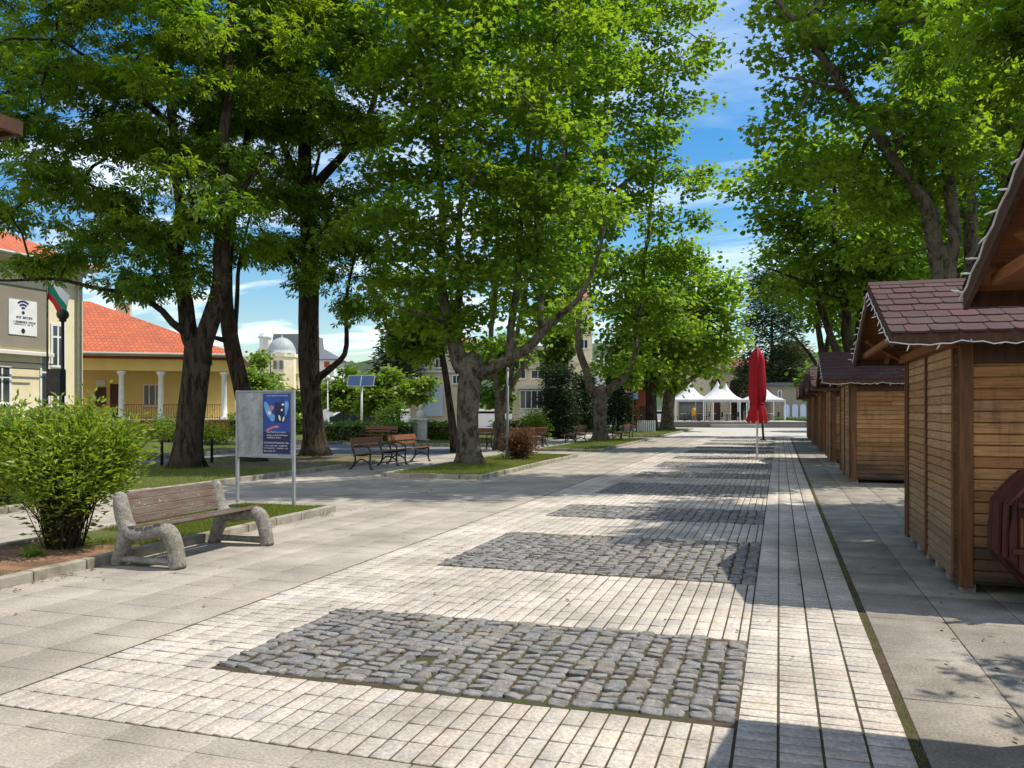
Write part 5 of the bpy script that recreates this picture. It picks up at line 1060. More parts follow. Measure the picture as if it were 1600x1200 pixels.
def window(parent, x0, x1, z0, z1, y, bars=2, ax='x', sgn=-1, sill=True, frame=.06, fm='white', hb=0, dep=.08):
    """window in the plane y=const (ax 'x') or x=const (ax 'y'); sgn: outward direction"""
    def bx(m, a, b_, c, d, p, q):
        lo, hi = sorted((y + sgn * p, y + sgn * q))
        m.box(a, b_, lo, hi, c, d) if ax == 'x' else m.box(lo, hi, a, b_, c, d)
    m = MB(); bx(m, x0, x1, z0, z0 + frame, 0, .035); bx(m, x0, x1, z1 - frame, z1, 0, .035); bx(m, x0, x0 + frame, z0 + frame, z1 - frame, 0, .035); bx(m, x1 - frame, x1, z0 + frame, z1 - frame, 0, .035)
    for i in range(1, bars): c = x0 + (x1 - x0) * i / bars; bx(m, c - frame * .4, c + frame * .4, z0 + frame, z1 - frame, 0, .03)
    for i in range(hb): c = z1 - (z1 - z0) * (.3 if hb == 1 else (i + 1) / (hb + 1)); bx(m, x0 + frame, x1 - frame, c - frame * .4, c + frame * .4, 0.001, .028)
    f = m.build('window', MAT[fm], parent)
    m = MB(); bx(m, x0 + frame * .9, x1 - frame * .9, z0 + frame * .9, z1 - frame * .9, .002, .012); m.build('pane', MAT['glass'], f)
    if sill: m = MB(); bx(m, x0 - .06, x1 + .06, z0 - .07, z0 - .003, 0, .14); m.build('sill', MAT['offwhite'], f)
    return f
# building 1: cream two-storey house, facade plane X=-30.3 facing +X
XB = -30.3; YB = 30.2; B1 = thing('town_house', 'cream two storey building with a grey panel and orange tiled roof at the left edge', 'building', (XB, YB, 0))
def onb(px, py):
    t = (px - 800) / FOC; d = XB / (RX * t + FX); p = W(px, py, d); return p[1] - YB, p[2]
zE = onb(0, 400)[1]
def rect1(pa, pb, qa, qb): a = onb(pa, qa); b_ = onb(pb, qb); return a[0], b_[0], b_[1], a[1]
yR = 0.0
m = MB(); m.box(-11, 0, -24, yR, 0, zE); m.build('wall', MAT['cream'], B1)
ya, yb, za, zb = rect1(-60, 74, 432, 546); MB().box(.002, .07, ya, yb, za, zb).build('grey_panel', MAT['greypanel'], B1)
za2 = onb(40, 549)[1]; MB().box(.002, .30, -16, onb(77, 549)[0], za2 - .18, za2 - .02).build('ledge', MAT['offwhite'], B1, bevel=.02)
m = MB(); m.tube([(.32, -16, za2 - .75), (.32, onb(52, 560)[0], za2 - .75)], .03, 6); m.tube([(.32, -16, za2 - .5), (.32, onb(75, 560)[0], za2 - .5)], .03, 6); m.build('pipe_rail', MAT['iron'], B1)
ya, yb, za, zb = rect1(79, 101, 505, 575); window(B1, ya, yb, za, zb, .002, 2, 'y', 1, False, .10, hb=1)
ya, yb, za, zb = rect1(79, 101, 580, 650); window(B1, ya, yb, za, zb, .002, 2, 'y', 1, True, .10, hb=1)
ya, yb, za, zb = rect1(62, 76, 552, 650); window(B1, ya, yb, za, zb, .002, 1, 'y', 1, True, .09, hb=1)
ya, yb, za, zb = rect1(-12, 17, 570, 632); window(B1, ya, yb, za, zb, .002, 2, 'y', 1, True, .09, hb=1)
ya, yb, za, zb = rect1(-60, -28, 570, 632); window(B1, ya, yb, za, zb, .002, 2, 'y', 1, True, .09, hb=1)
y_ = onb(121, 520)[0]; m = MB(); m.tube([(.12, y_, 0), (.12, y_, zE - .35), (.5, y_ + .02, zE - .05)], .10, 8); m.build('drainpipe', MAT['greensteel'], B1, smooth=True)
m = MB(); m.box(.0, .6, -24, yR + .35, zE + .0, zE + .12); m.box(-11, 0, yR + .001, yR + .35, zE, zE + .12); m.build('eave', MAT['offwhite'], B1)
m = MB(); m.tube([(.66, -24, zE + .1), (.66, yR + .4, zE + .1)], .07, 8); m.build('gutter', MAT['greensteel'], B1)
roofmesh('roof', [[(.7, -24, zE + .14), (.7, yR + .45, zE + .14), (-5.5, yR - 5.2, zE + 3.3), (-5.5, -24, zE + 3.3)], [(.7, yR + .45, zE + .14), (-11.7, yR + .45, zE + .14), (-5.5, yR - 5.2, zE + 3.3)], [(-11.7, yR + .45, zE + .14), (-11.7, -24, zE + .14), (-5.5, -24, zE + 3.3), (-5.5, yR - 5.2, zE + 3.3)]], MAT['tiles'], B1)
sg = thing('wall_sign', 'white wireless internet sign with dark blue arcs on the grey panel', 'sign', (XB, YB, 0))
ya, yb, za, zb = rect1(11, 55, 466, 526); MB().box(.072, .10, ya, yb, za, zb).build('plate', MAT['white'], sg)
MAT['signblue'] = pm('sign_dark_blue', (.02, .03, .10), (.03, .04, .13), 4, .5, 0); ws, hs = yb - ya, zb - za; yc = (ya + yb) / 2
m = MB()
for rr in (.10, .205, .31):
    k = len(m.v); n = 14; z_ = za + hs * .70
    for j in range(n + 1):
        q = math.radians(48 + 84 * j / n)
        for r_ in (rr * ws * .95 - .045 * ws, rr * ws * .95 + .02 * ws): m.v.append((.104, yc + r_ * math.cos(q), z_ + r_ * math.sin(q)))
    m.f += [(k + 2 * j, k + 2 * j + 1, k + 2 * j + 3, k + 2 * j + 2) for j in range(n)]
k = len(m.v)
for j in range(14): q = 2 * math.pi * j / 14; m.v.append((.104, yc + .055 * ws * math.cos(q), za + hs * .64 + .055 * ws * math.sin(q)))
m.f.append(tuple(range(k, k + 14))); m.build('wireless_symbol', MAT['signblue'], sg, norm=False)
m = MB(); random.seed(9)
def textx(m, ya, yb, zc, h, x):
    y = ya
    while y < yb:
        l = h * random.uniform(.5, .9)
        if random.random() > .14: m.box(x, x + .002, y, y + l * .3, zc - h / 2, zc + h / 2); m.box(x, x + .002, y + l * .32, y + l * .75, zc + random.choice((-h / 2, h * .2)), zc + h / 2 if random.random() < .5 else zc + h * .5)
        y += l
textx(m, ya + ws * .26, ya + ws * .80, za + hs * .50, .10, .102); textx(m, ya + ws * .16, ya + ws * .95, za + hs * .37, .085, .102); textx(m, ya + ws * .18, ya + ws * .86, za + hs * .30, .06, .102)
m.build('lettering', MAT['signblue'], sg, norm=False)
m = MB(); k = 0
for j in range(14): q = 2 * math.pi * j / 14; m.v.append((.104, yc + .07 * ws * math.cos(q), za + hs * .12 + .08 * ws * math.sin(q)))
m.f.append(tuple(range(14))); m.build('crest', MAT['iron'], sg, norm=False)
# building 2: yellow porch house
o2 = P(126, 46); A2 = TH + math.radians(15.0); B2 = thing('porch_house', 'single storey yellow house with white porch columns and bright orange tiled roof', 'building', (o2[0], o2[1], 0), A2); s2 = 46 / 1300
def z2(py, d=46): return 1.6 + (640 - py) / 1300 * d
L2 = 8.05; fz = z2(657)
m = MB(); m.box(-6, L2 - .05, 1.9, 9.5, fz - .01, z2(556)); m.box(-6, L2 - .05, 1.95, 9.4, 0, fz - .02); m.build('wall', MAT['yellow'], B2)
m = MB(); m.box(-6, L2 - .25, .0, .32, z2(578), z2(560)); m.box(L2 - .6, L2 - .25, .33, 1.88, z2(578), z2(560)); m.build('beam', MAT['yellow'], B2, bevel=.01)
m = MB(); m.box(-6, L2, -.2, 1.88, 0, fz); m.build('porch_base', MAT['brick'], B2); m = MB(); m.box(-6.1, L2 + .06, -.26, 1.88, fz + .002, fz + .07); m.build('porch_floor', MAT['offwhite'], B2)
for px_ in (184, 242, 338):
    x = (px_ - 126) * s2; zt = z2(579); m = MB(); m.lathe([(.24, fz + .07), (.24, fz + .16), (.18, fz + .22), (.165, fz + .9), (.135, zt - .28), (.17, zt - .24), (.15, zt - .2), (.24, zt - .12), (.26, zt - .002)], (x, .14, 0), 14); m.build('column', MAT['white'], B2, smooth=True)
MB().box((158 - 126) * s2, (178 - 126) * s2, 1.86, 1.899, fz + .07, z2(600, 48)).build('door', MAT['doorwood'], B2, bevel=.01)
window(B2, (208 - 126) * s2, (236 - 126) * s2, z2(634, 48), z2(600, 48), 1.898, 3)
MB().box((136 - 126) * s2, (152 - 126) * s2, 1.80, 1.898, z2(636, 48), z2(605, 48)).build('wall_board', MAT['doorwood'], B2); MB().box((137 - 126) * s2, (151 - 126) * s2, 1.80, 1.898, z2(603, 48), z2(594, 48)).build('wall_plate', MAT['offwhite'], B2)
m = MB(); x = (188 - 126) * s2
while x < L2 - .5: m.tube([(x, .05, fz + .07), (x, .05, fz + .88)], .014, 4, cap=False); x += .13
m.tube([(.3, .05, fz + .88), (L2 - .4, .05, fz + .88)], .022, 5); m.tube([(.3, .05, fz + .14), (L2 - .4, .05, fz + .14)], .018, 5); m.build('railing', MAT['brick'], B2)
ez = z2(555); m = MB(); m.box(-6, L2 + .35, -.55, .0, ez - .0, ez + .10); m.box(L2 - .249, L2 + .35, .0, 9.9, ez, ez + .10); m.build('eave', MAT['offwhite'], B2); m = MB(); m.tube([(-6, -.62, ez + .1), (L2 + .4, -.62, ez + .1)], .07, 8); m.build('gutter', MAT['greensteel'], B2)
ap = 1.6 + (640 - 472) / 1300 * 51
roofmesh('roof', [[(-7, -.62, ez + .11), (L2 + .45, -.62, ez + .11), (-.6, 5.0, ap), (-7, 5.0, ap)], [(L2 + .45, -.62, ez + .11), (L2 + .45, 10.6, ez + .11), (-.6, 5.0, ap)], [(L2 + .45, 10.6, ez + .11), (-7, 10.6, ez + .11), (-7, 5, ap), (-.6, 5.0, ap)]], MAT['tiles'], B2)
m = MB(); m.box(1.0, 1.8, 4.2, 4.9, ap - 1.8, ap - .1); m.build('chimney', MAT['beige'], B2, bevel=.02)
# church with domes
def frame(px, d, dz=0): o = P(px, d); return (o[0], o[1], dz)
CH = thing('domed_church', 'far cream church with grey domes and a small bell tower', 'church', frame(432, 150), TH); s = 150 / 1300
def zc_(py): return 1.6 + (640 - py) * s
m = MB(); m.box(-7.5, 4, 0, 16, 0, zc_(556)); m.box(4.001, 9, 3, 16, 0, zc_(575)); m.build('wall', MAT['cream'], CH)
m = MB(); m.lathe([(2.6, 0), (2.6, zc_(560)), (2.8, zc_(559)), (2.8, zc_(553))], (1.2, -.8, 0), 8, .39); m.build('apse_tower', MAT['cream'], CH)
m = MB(); m.lathe([(2.7, zc_(553))] + [(2.5 * math.cos(a), zc_(553) + 2.9 * math.sin(a)) for a in np.linspace(0, 1.5, 7)] + [(.12, zc_(526)), (0, zc_(520))], (1.2, -.8, 0), 16); m.build('dome', MAT['dome'], CH, smooth=True)
m = MB(); m.lathe([(2.9, zc_(552))] + [(2.7 * math.cos(a), zc_(552) + 2.2 * math.sin(a)) for a in np.linspace(0, 1.5, 7)] + [(0, zc_(534))], (-2.4, 5, 0), 16); m.build('dome', MAT['dome'], CH, smooth=True)
m = MB(); m.lathe([(1.1, zc_(548)), (1.1, zc_(528)), (1.35, zc_(527)), (1.3, zc_(525)), (.9, zc_(520)), (0, zc_(516))], (-2.3, 1, 0), 8); m.build('bell_tower', MAT['offwhite'], CH)
m = MB()
for x, w_ in ((.45, .5), (1.55, .5)): m.box(x, x + w_, -3.66, -3.40, zc_(578), zc_(565))
for x in (-6, -4.4, -2.8): m.box(x, x + .6, -.06, -.002, zc_(580), zc_(568))
m.build('windows', MAT['glass'], CH); m = MB(); m.box(-7.8, 4.3, -.35, 16, zc_(585), zc_(583)); m.build('cornice', MAT['offwhite'], CH)
SLH = thing('slate_house', 'far house with a dark slate roof right of the chestnut trunk', 'house', frame(488, 140), TH); s = 140 / 1300
def zs(py): return 1.6 + (640 - py) * s
MB().box(-1, 3.6, 0, 9, 0, zs(560)).build('wall', MAT['offwhite'], SLH); roofmesh('roof', [[(-1.4, -.4, zs(561)), (4.2, -.4, zs(561)), (1.2, 4.5, zs(543)), (0.5, 4.5, zs(543))], [(4.2, -.4, zs(561)), (4.2, 9.4, zs(561)), (1.2, 4.5, zs(543))], [(4.2, 9.4, zs(561)), (-1.4, 9.4, zs(561)), (.5, 4.5, zs(543)), (1.2, 4.5, zs(543))], [(-1.4, 9.4, zs(561)), (-1.4, -.4, zs(561)), (.5, 4.5, zs(543))]], MAT['slate'], SLH)
m = MB(); m.box(2.0, 2.9, -.06, -.002, zs(574), zs(565)); m.build('window', MAT['redkiosk'], SLH)
SB = thing('slate_hall', 'long dark roofed hall rising behind the church domes', 'building', frame(440, 175), TH); s = 175 / 1300
MB().box(-2, 6.5, 0, 10, 0, 1.6 + 80 * s).build('wall', MAT['offwhite'], SB); MB().prism([(-2.4, 1.6 + 80 * s), (6.9, 1.6 + 80 * s), (6.3, 1.6 + 118 * s), (-1.6, 1.6 + 118 * s)], -.4, 10.4).build('roof', pm('green_grey_roof', (.13, .15, .14), (.18, .20, .19), 2, .7, .1), SB)
# yellow apartment house behind the central plane
AH = thing('apartment_house', 'pale yellow three storey house with a blue white stairwell behind the central plane', 'building', frame(640, 72), TH); s = 72 / 1300
def za_(py): return 1.6 + (640 - py) * s
MB().box(0, 4.9, 0, 8, 0, za_(538)).build('wall', MAT['beige'], AH); m = MB(); m.box(-.12, 5.0, -.14, -.002, za_(582), za_(579)); m.box(-.12, 5.0, -.14, -.002, za_(540), za_(536)); m.build('cornice', MAT['offwhite'], AH)
MB().box(1.2, 2.9, -.30, -.002, za_(650), za_(604)).build('stair_panel', pm('pale_blue_panel', (.42, .50, .60), (.48, .56, .65), 2, .6, .05), AH)
for x0_, x1_, a_, b_ in ((.8, 1.3, 600, 586), (1.7, 2.5, 600, 588), (.9, 1.6, 575, 560), (2.2, 2.9, 575, 560), (3.7, 4.4, 600, 586), (3.7, 4.4, 575, 560)): window(AH, x0_, x1_, za_(a_), za_(b_), -.002, 2, sill=True, frame=.07)
roofmesh('roof', [[(-.5, -.5, za_(536)), (5.4, -.5, za_(536)), (3.6, 4, za_(505)), (1.3, 4, za_(505))], [(5.4, -.5, za_(536)), (5.4, 8.5, za_(536)), (3.6, 4, za_(505))], [(5.4, 8.5, za_(536)), (-.5, 8.5, za_(536)), (1.3, 4, za_(505)), (3.6, 4, za_(505))], [(-.5, 8.5, za_(536)), (-.5, -.5, za_(536)), (1.3, 4, za_(505))]], MAT['tiles_old'], AH)
BL = thing('bay_window_house', 'cream house with a glazed ground floor bay right of the central plane', 'building', frame(800, 66), TH); s = 66 / 1300
MB().box(0, 4.6, 0, 8, 0, za_(540)).build('wall', MAT['beige'], BL); f = None
def zb_(py): return 1.6 + (640 - py) * s
MB().box(.6, 2.9, -.8, -.002, zb_(664), zb_(641)).build('bay_wall', MAT['offwhite'], BL); f = window(BL, .6, 2.9, zb_(639), zb_(610), -.802, 5, sill=False, frame=.07); MB().box(.45, 3.05, -.95, -.002, zb_(608), zb_(603)).build('bay_roof', MAT['offwhite'], BL)
window(BL, 1.5, 2.6, zb_(592), zb_(578), -.002, 2); window(BL, .3, 1.1, zb_(592), zb_(578), -.002, 2); m = MB(); m.box(-.1, 4.7, -.16, -.002, zb_(576), zb_(573)); m.build('cornice', MAT['offwhite'], BL)
TW = thing('tower_house', 'tall yellow tower of a house showing between the plane limbs', 'building', frame(885, 80), TH); s = 80 / 1300
def zt_(py): return 1.6 + (640 - py) * s
MB().box(0, 2.5, 0, 6, 0, zt_(468)).build('wall', MAT['cream'], TW); m = MB(); 
for a_ in (520, 565): m.box(-.12, 2.62, -.16, -.002, zt_(a_ + 3), zt_(a_))
m.box(-.3, 2.8, -.35, 6.3, zt_(468) + .002, zt_(464)); m.build('cornice', MAT['offwhite'], TW)
for a_, b_ in ((545, 530), (508, 490), (600, 585)): window(TW, 1.3, 2.1, zt_(a_), zt_(b_), -.002, 2, frame=.08)
roofmesh('roof', [[(-.4, -.45, zt_(464)), (2.9, -.45, zt_(464)), (1.25, 3, zt_(448))], [(2.9, -.45, zt_(464)), (2.9, 6.4, zt_(464)), (1.25, 3, zt_(448))], [(2.9, 6.4, zt_(464)), (-.4, 6.4, zt_(464)), (1.25, 3, zt_(448))], [(-.4, 6.4, zt_(464)), (-.4, -.45, zt_(464)), (1.25, 3, zt_(448))]], MAT['tiles'], TW)
m = MB(); m.prism([(.6, 0), (2.6, 0), (2.2, zt_(632)), (1.0, zt_(632))], -1.2, -.1); m.build('porch', MAT['offwhite'], TW)
# grey metal hall + red kiosk
GH = thing('grey_shed', 'pale grey metal shed roof seen through the far plane limbs', 'shed', frame(940, 90), TH); s = 90 / 1300
MB().box(0, 4.2, 0, 8, 0, 1.6 + 60 * s).build('wall', MAT['offwhite'], GH); roofmesh('roof', [[(-.3, -.4, 1.6 + 58 * s), (4.5, -.4, 1.6 + 58 * s), (4.0, 5, 1.6 + 85 * s), (0, 5, 1.6 + 85 * s)]], MAT['dome'], GH); window(GH, 1.0, 2.4, 1.6 + 10 * s, 1.6 + 32 * s, -.002, 2)
RK = thing('red_kiosk', 'red kiosk with a plain blue sign board under the trees', 'kiosk', frame(985, 68), TH); s = 68 / 1300
MB().box(0, 1.4, 0, 2.2, 0, 1.6 + 42 * s).build('wall', MAT['redkiosk'], RK); MB().box(-.15, 1.55, -.35, 2.4, 1.6 + 42 * s + .002, 1.6 + 47 * s).build('roof', MAT['doorwood'], RK); MB().box(-.1, .62, -.10, -.02, 1.6 + 16 * s, 1.6 + 30 * s).build('sign_board', pm('light_blue_board', (.28, .40, .62), (.32, .45, .66), 2, .5, 0), RK); MB().box(.75, 1.25, -.03, -.002, .05, 1.9).build('door', MAT['doorwood'], RK)
# café building behind the tents
CB = thing('cafe_house', 'cream house with a dark arched doorway behind the white tents', 'building', frame(1058, 96), TH); s = 96 / 1300
def zc2(py): return 1.6 + (640 - py) * s
MB().box(0, 12.5, 0, 8, 0, zc2(578)).build('wall', MAT['beige'], CB)
roofmesh('roof', [[(-.5, -.7, zc2(579)), (13, -.7, zc2(579)), (11, 4, zc2(556)), (1.5, 4, zc2(556))], [(13, -.7, zc2(579)), (13, 8.6, zc2(579)), (11, 4, zc2(556))], [(13, 8.6, zc2(579)), (-.5, 8.6, zc2(579)), (1.5, 4, zc2(556)), (11, 4, zc2(556))], [(-.5, 8.6, zc2(579)), (-.5, -.7, zc2(579)), (1.5, 4, zc2(556))]], MAT['tiles_old'], CB)
def arch(m, cx, w_, z0, zs_, y0, y1, n=10):
    pts = [(cx - w_ / 2, z0), (cx + w_ / 2, z0)] + [(cx + w_ / 2 * math.cos(a), zs_ + w_ / 2 * math.sin(a)) for a in np.linspace(0, math.pi, n)]; m.prism(pts, y0, y1)
m = MB(); arch(m, 5.2, 4.6, 0, zc2(600), -.12, -.002); m.build('arch_surround', MAT['beige'], CB); m = MB(); arch(m, 4.4, 1.1, 0, zc2(598), -.16, -.122); arch(m, 6.6, 1.1, 0, zc2(600), -.16, -.122); m.build('doorway', MAT['doorwood'], CB); MB().box(.2, 3.4, -.2, -.003, .1, 2.9).build('tent_shade_strip', MAT['glass'], CB); MB().box(7.2, 12.2, -.2, -.003, .1, 2.9).build('tent_shade_strip', MAT['glass'], CB)  # dark glass strips added to imitate the shade beneath the tents
window(CB, .8, 1.7, zc2(622), zc2(604), -.002, 2); window(CB, 8.5, 9.4, zc2(622), zc2(600), -.002, 2); MB().box(7.6, 8.0, -.5, -.002, 0, zc2(583)).build('pilaster', MAT['cream'], CB)
PH = thing('pink_house', 'far pink plastered house with a pale gable beside the olive conifer', 'house', frame(1236, 125), TH); s = 125 / 1300
MB().box(0, 2.8, 0, 7, 0, 1.6 + 92 * s).build('wall', MAT['pinkwall'], PH); roofmesh('roof', [[(-.4, -.5, 1.6 + 92 * s), (3.2, -.5, 1.6 + 92 * s), (1.2, 3.5, 1.6 + 106 * s)], [(3.2, -.5, 1.6 + 92 * s), (3.2, 7.5, 1.6 + 92 * s), (1.2, 3.5, 1.6 + 106 * s)], [(3.2, 7.5, 1.6 + 92 * s), (-.4, 7.5, 1.6 + 92 * s), (1.2, 3.5, 1.6 + 106 * s)], [(-.4, 7.5, 1.6 + 92 * s), (-.4, -.5, 1.6 + 92 * s), (1.2, 3.5, 1.6 + 106 * s)]], MAT['tiles_old'], PH); window(PH, 1.5, 2.2, 1.6 + 68 * s, 1.6 + 84 * s, -.002, 1)
LB = thing('low_wall_house', 'low grey house with pale blue arched panels behind the far end of the plaza', 'building', frame(1205, 88), TH); s = 88 / 1300
MB().box(0, 5.4, 0, 6, 0, 1.6 + 38 * s).build('wall', MAT['greypanel'], LB); MB().box(-.2, 5.6, -.4, 6.2, 1.6 + 38 * s + .002, 1.6 + 42 * s).build('roof', MAT['slate'], LB)
m = MB()
for cx in (1.6, 2.5, 3.35): arch(m, cx, .62, .4, 1.6 + 4 * s, -.1, -.002)
m.build('arched_panels', pm('pale_blue_arch', (.42, .52, .62), (.48, .58, .68), 2, .6, .05), LB); window(LB, .7, 1.1, 1.6 + 18 * s, 1.6 + 30 * s, -.002, 1)
p1_, p2_ = P(1208, 84), P(1262, 84); hedge('low hedge before the pale blue arched panels', p1_, p2_, .8, .7, 75, 'leaf_far')
# stone platform at the plaza's end
PF = thing('stone_platform', 'low pale stone platform across the end of the plaza', 'platform', frame(1030, 77), TH)
MB().box(0, 14, 0, 8, 0, .42).build('wall', MAT['stone'], PF); MB().box(-.1, 14.1, -.1, 8, .423, .50).build('coping', MAT['paleplaza'], PF, bevel=.02); MB().box(4.6, 9.5, -.9, -.12, 0, .26).build('step', MAT['paleplaza'], PF)
# tents
def tent():
    r = thing('market_tent', '', 'tent', (0, 0, 0), TH, 'white pointed market tents'); h = 1.7
    for sx in (-1, 1):
        for sy in (-1, 1): MB().box(sx * h - .04, sx * h + .04, sy * h - .04, sy * h + .04, 0, 2.02).build('leg', MAT['white'], r)
    m = MB(); n = 32; lv = [(1.0, 0), (.74, .22), (.5, .5), (.3, .86), (.14, 1.25), (.04, 1.62), (.0, 1.8)]
    for f, z in lv:
        for j in range(n):
            q = 2 * math.pi * (j + .5) / n; k = min(1 / abs(math.cos(q)), 1 / abs(math.sin(q))); k = k if f > .2 else 1.15
            sag = .10 * math.sin(4 * q + math.pi / 2) * f * (1 - f) * 2; m.v.append((h * 1.03 * f * k * math.cos(q), h * 1.03 * f * k * math.sin(q), 2.05 + z + sag))
    for i in range(len(lv) - 1):
        for j in range(n): m.f.append((i * n + j, i * n + (j + 1) % n, (i + 1) * n + (j + 1) % n, (i + 1) * n + j))
    m.build('canopy', MAT['tent'], r, smooth=True)
    m = MB()
    for a, b_ in (((-1, -1), (1, -1)), ((1, -1), (1, 1)), ((1, 1), (-1, 1)), ((-1, 1), (-1, -1))): m.quad((a[0] * h * 1.03, a[1] * h * 1.03, 2.05), (b_[0] * h * 1.03, b_[1] * h * 1.03, 2.05), (b_[0] * h * 1.03, b_[1] * h * 1.03, 1.86), (a[0] * h * 1.03, a[1] * h * 1.03, 1.86))
    m.build('valance', MAT['tent'], r, norm=False)
    return r
tn = tent()
for i, (px_, d, lab) in enumerate(((1078, 80, 'white pointed tent leftmost in the row at the plaza end'), (1121, 79.5, 'white pointed tent second from left, its peak in the clear'), (1134, 86, 'white pointed tent standing behind the others'), (1190, 80, 'white pointed tent half hidden by the red parasol'))):
    o = tn if i == 0 else copy_tree(tn); x, y = P(px_, d); o.location = (x, y, .5); o['label'] = lab
# café tables in the shade of the tents
def cafe_table():
    r = thing('cafe_table', '', 'table', (0, 0, 0), TH, 'cafe tables in the shade under the tents'); m = MB(); m.lathe([(.42, .70), (.42, .74)], n=14); m.build('table_top', MAT['white'], r)
    m = MB(); m.lathe([(.24, 0), (.24, .03), (.04, .06), (.04, .699)], n=10); m.build('pedestal', MAT['iron'], r)
    return r
def cafe_chair():
    r = thing('cafe_chair', '', 'chair', (0, 0, 0), TH, 'dark cafe chairs under the tents')
    MB().box(-.22, .22, -.22, .22, .42, .46).build('seat', MAT['black'], r); MB().box(-.22, .22, .19, .22, .462, .88).build('backrest', MAT['black'], r)
    for a in (-.19, .17):
        for b_ in (-.19, .17): MB().box(a, a + .03, b_, b_ + .03, 0, .418).build('leg', MAT['iron'], r)
    return r
ct = cafe_table(); cc = cafe_chair(); k = 0
for i, px_ in enumerate((1070, 1092, 1112, 1136, 1172, 1200)):
    o = ct if i == 0 else copy_tree(ct); x, y = P(px_, 79.5 + (i % 2) * 1.2); o.location = (x, y, .5); o['label'] = 'small white topped cafe table in the shade under the pointed tents'
    for q in (-14, 13):
        c = cc if k == 0 else copy_tree(cc); k += 1; x, y = P(px_ + q, 79.2 + (k % 3) * .7); c.location = (x, y, .5); c.rotation_euler.z = TH + (1.4 if q < 0 else -1.5); c['label'] = 'dark cafe chair standing in the shade under the pointed tents'
# street lamps
def lampw():
    r = thing('globe_street_lamp', '', 'street lamp', (0, 0, 0), TH, 'white globe street lamps'); m = MB(); m.tube([(0, 0, 0), (0, 0, .5), (0, 0, 4.2)], [.09, .06, .045], 8); m.tube([(-.4, 0, 4.0), (-.2, 0, 3.9), (0, 0, 3.8), (.2, 0, 3.9), (.4, 0, 4.0)], .025, 6); m.build('post', MAT['white'], r, smooth=True)
    for x, z in ((-.4, 4.2), (.4, 4.2), (0, 4.4)): MB().lathe([(.2 * math.cos(a), .2 * math.sin(a)) for a in np.linspace(-1.57, 1.57, 9)], (x, 0, z), 12).build('globe', MAT['globewhite'], r, smooth=True)
    return r
lw = lampw()
for i, (px_, d, lab) in enumerate(((512, 72, 'white globe street lamp right of the tall chestnut trunk'), (431, 80, 'white globe street lamp before the domed church'), (640, 70, 'white globe street lamp by the pale yellow apartment house'))):
    o = lw if i == 0 else copy_tree(lw); x, y = P(px_, d); o.location = (x, y, 0); o['label'] = lab
# solar panel
x, y = P(565, 62); r = thing('solar_panel', 'two module solar panel tilted on a white mast over the hedge', 'solar panel', (x, y, 0), TH); s = 62 / 1300; zp = 1.6 + 44 * s
MB().tube([(0, 0, 0), (0, 0, zp)], [.09, .07], 8).build('mast', MAT['white'], r, smooth=True)
MAT['solar'] = pm('solar_cell', (.015, .03, .09), (.03, .06, .14), 10, .2, 0, spec=.6)
fr = MB()
def pan(m, a, b_, off, t): u = Vector((0, .62, .78)); v = Vector((1, 0, .0)); c = Vector((0, -.25, zp)); nr = Vector((0, -.78, .62)); m.add([c + v * a[0] + u * a[1] + nr * off, c + v * b_[0] + u * a[1] + nr * off, c + v * b_[0] + u * b_[1] + nr * off, c + v * a[0] + u * b_[1] + nr * off, c + v * a[0] + u * a[1] + nr * (off + t), c + v * b_[0] + u * a[1] + nr * (off + t), c + v * b_[0] + u * b_[1] + nr * (off + t), c + v * a[0] + u * b_[1] + nr * (off + t)], [(3, 2, 1, 0), (4, 5, 6, 7), (0, 1, 5, 4), (1, 2, 6, 5), (2, 3, 7, 6), (3, 0, 4, 7)])
pan(fr, (-1.0, -.5), (1.0, .55), 0, .04); fr.build('frame', MAT['galv'], r)
for a_, b_ in ((-.95, -.04), (.04, .95)): m = MB(); pan(m, (a_, -.45), (b_, .5), .041, .008); m.build('module', MAT['solar'], r)
# monument
g = G(655, 690); r = thing('monument', 'white stone bust on a panelled pedestal before the hedge', 'monument', (g[0], g[1], 0), TH); MAT['whitestone'] = pm('white_stone', (.5, .49, .46), (.62, .61, .58), 6, .85, .3, 40, .006)
m = MB(); m.box(-.55, .55, -.45, .45, 0, .14); m.box(-.42, .42, -.36, .36, .142, 1.05); m.box(-.48, .48, -.42, .42, 1.052, 1.16); m.build('pedestal', MAT['whitestone'], r, bevel=.02)
m = MB(); m.tube([(.1, 0, 1.16), (.1, 0, 1.36), (.1, 0, 1.5), (.1, 0, 1.58), (.1, -.02, 1.68), (.1, -.02, 1.80), (.1, -.02, 1.86)], [.18, .24, .2, .075, .105, .11, .05], 12, 1.1, (1, 0, 0)); m.build('bust', MAT['whitestone'], r, smooth=True)
m = MB(); m.box(-.36, -.05, -.375, -.361, .25, .95); m.build('plaque', MAT['galv'], r)
# slatted planter by the far trunks
g = G(1008, 676); r = thing('slatted_planter', 'white slatted planter box between the far tree trunks', 'planter', (g[0], g[1], 0), TH); m = MB()
for i in range(9): m.box(-.62 + i * .145, -.62 + i * .145 + .10, -.42, -.38, 0.02, .85)
m.build('slats', MAT['white'], r, bevel=.01); MB().box(-.6, .6, -.375, .35, 0, .8).build('box', MAT['doorwood'], r); MB().box(-.58, .58, -.36, .34, .8, .84).build('soil', MAT['soil'], r)
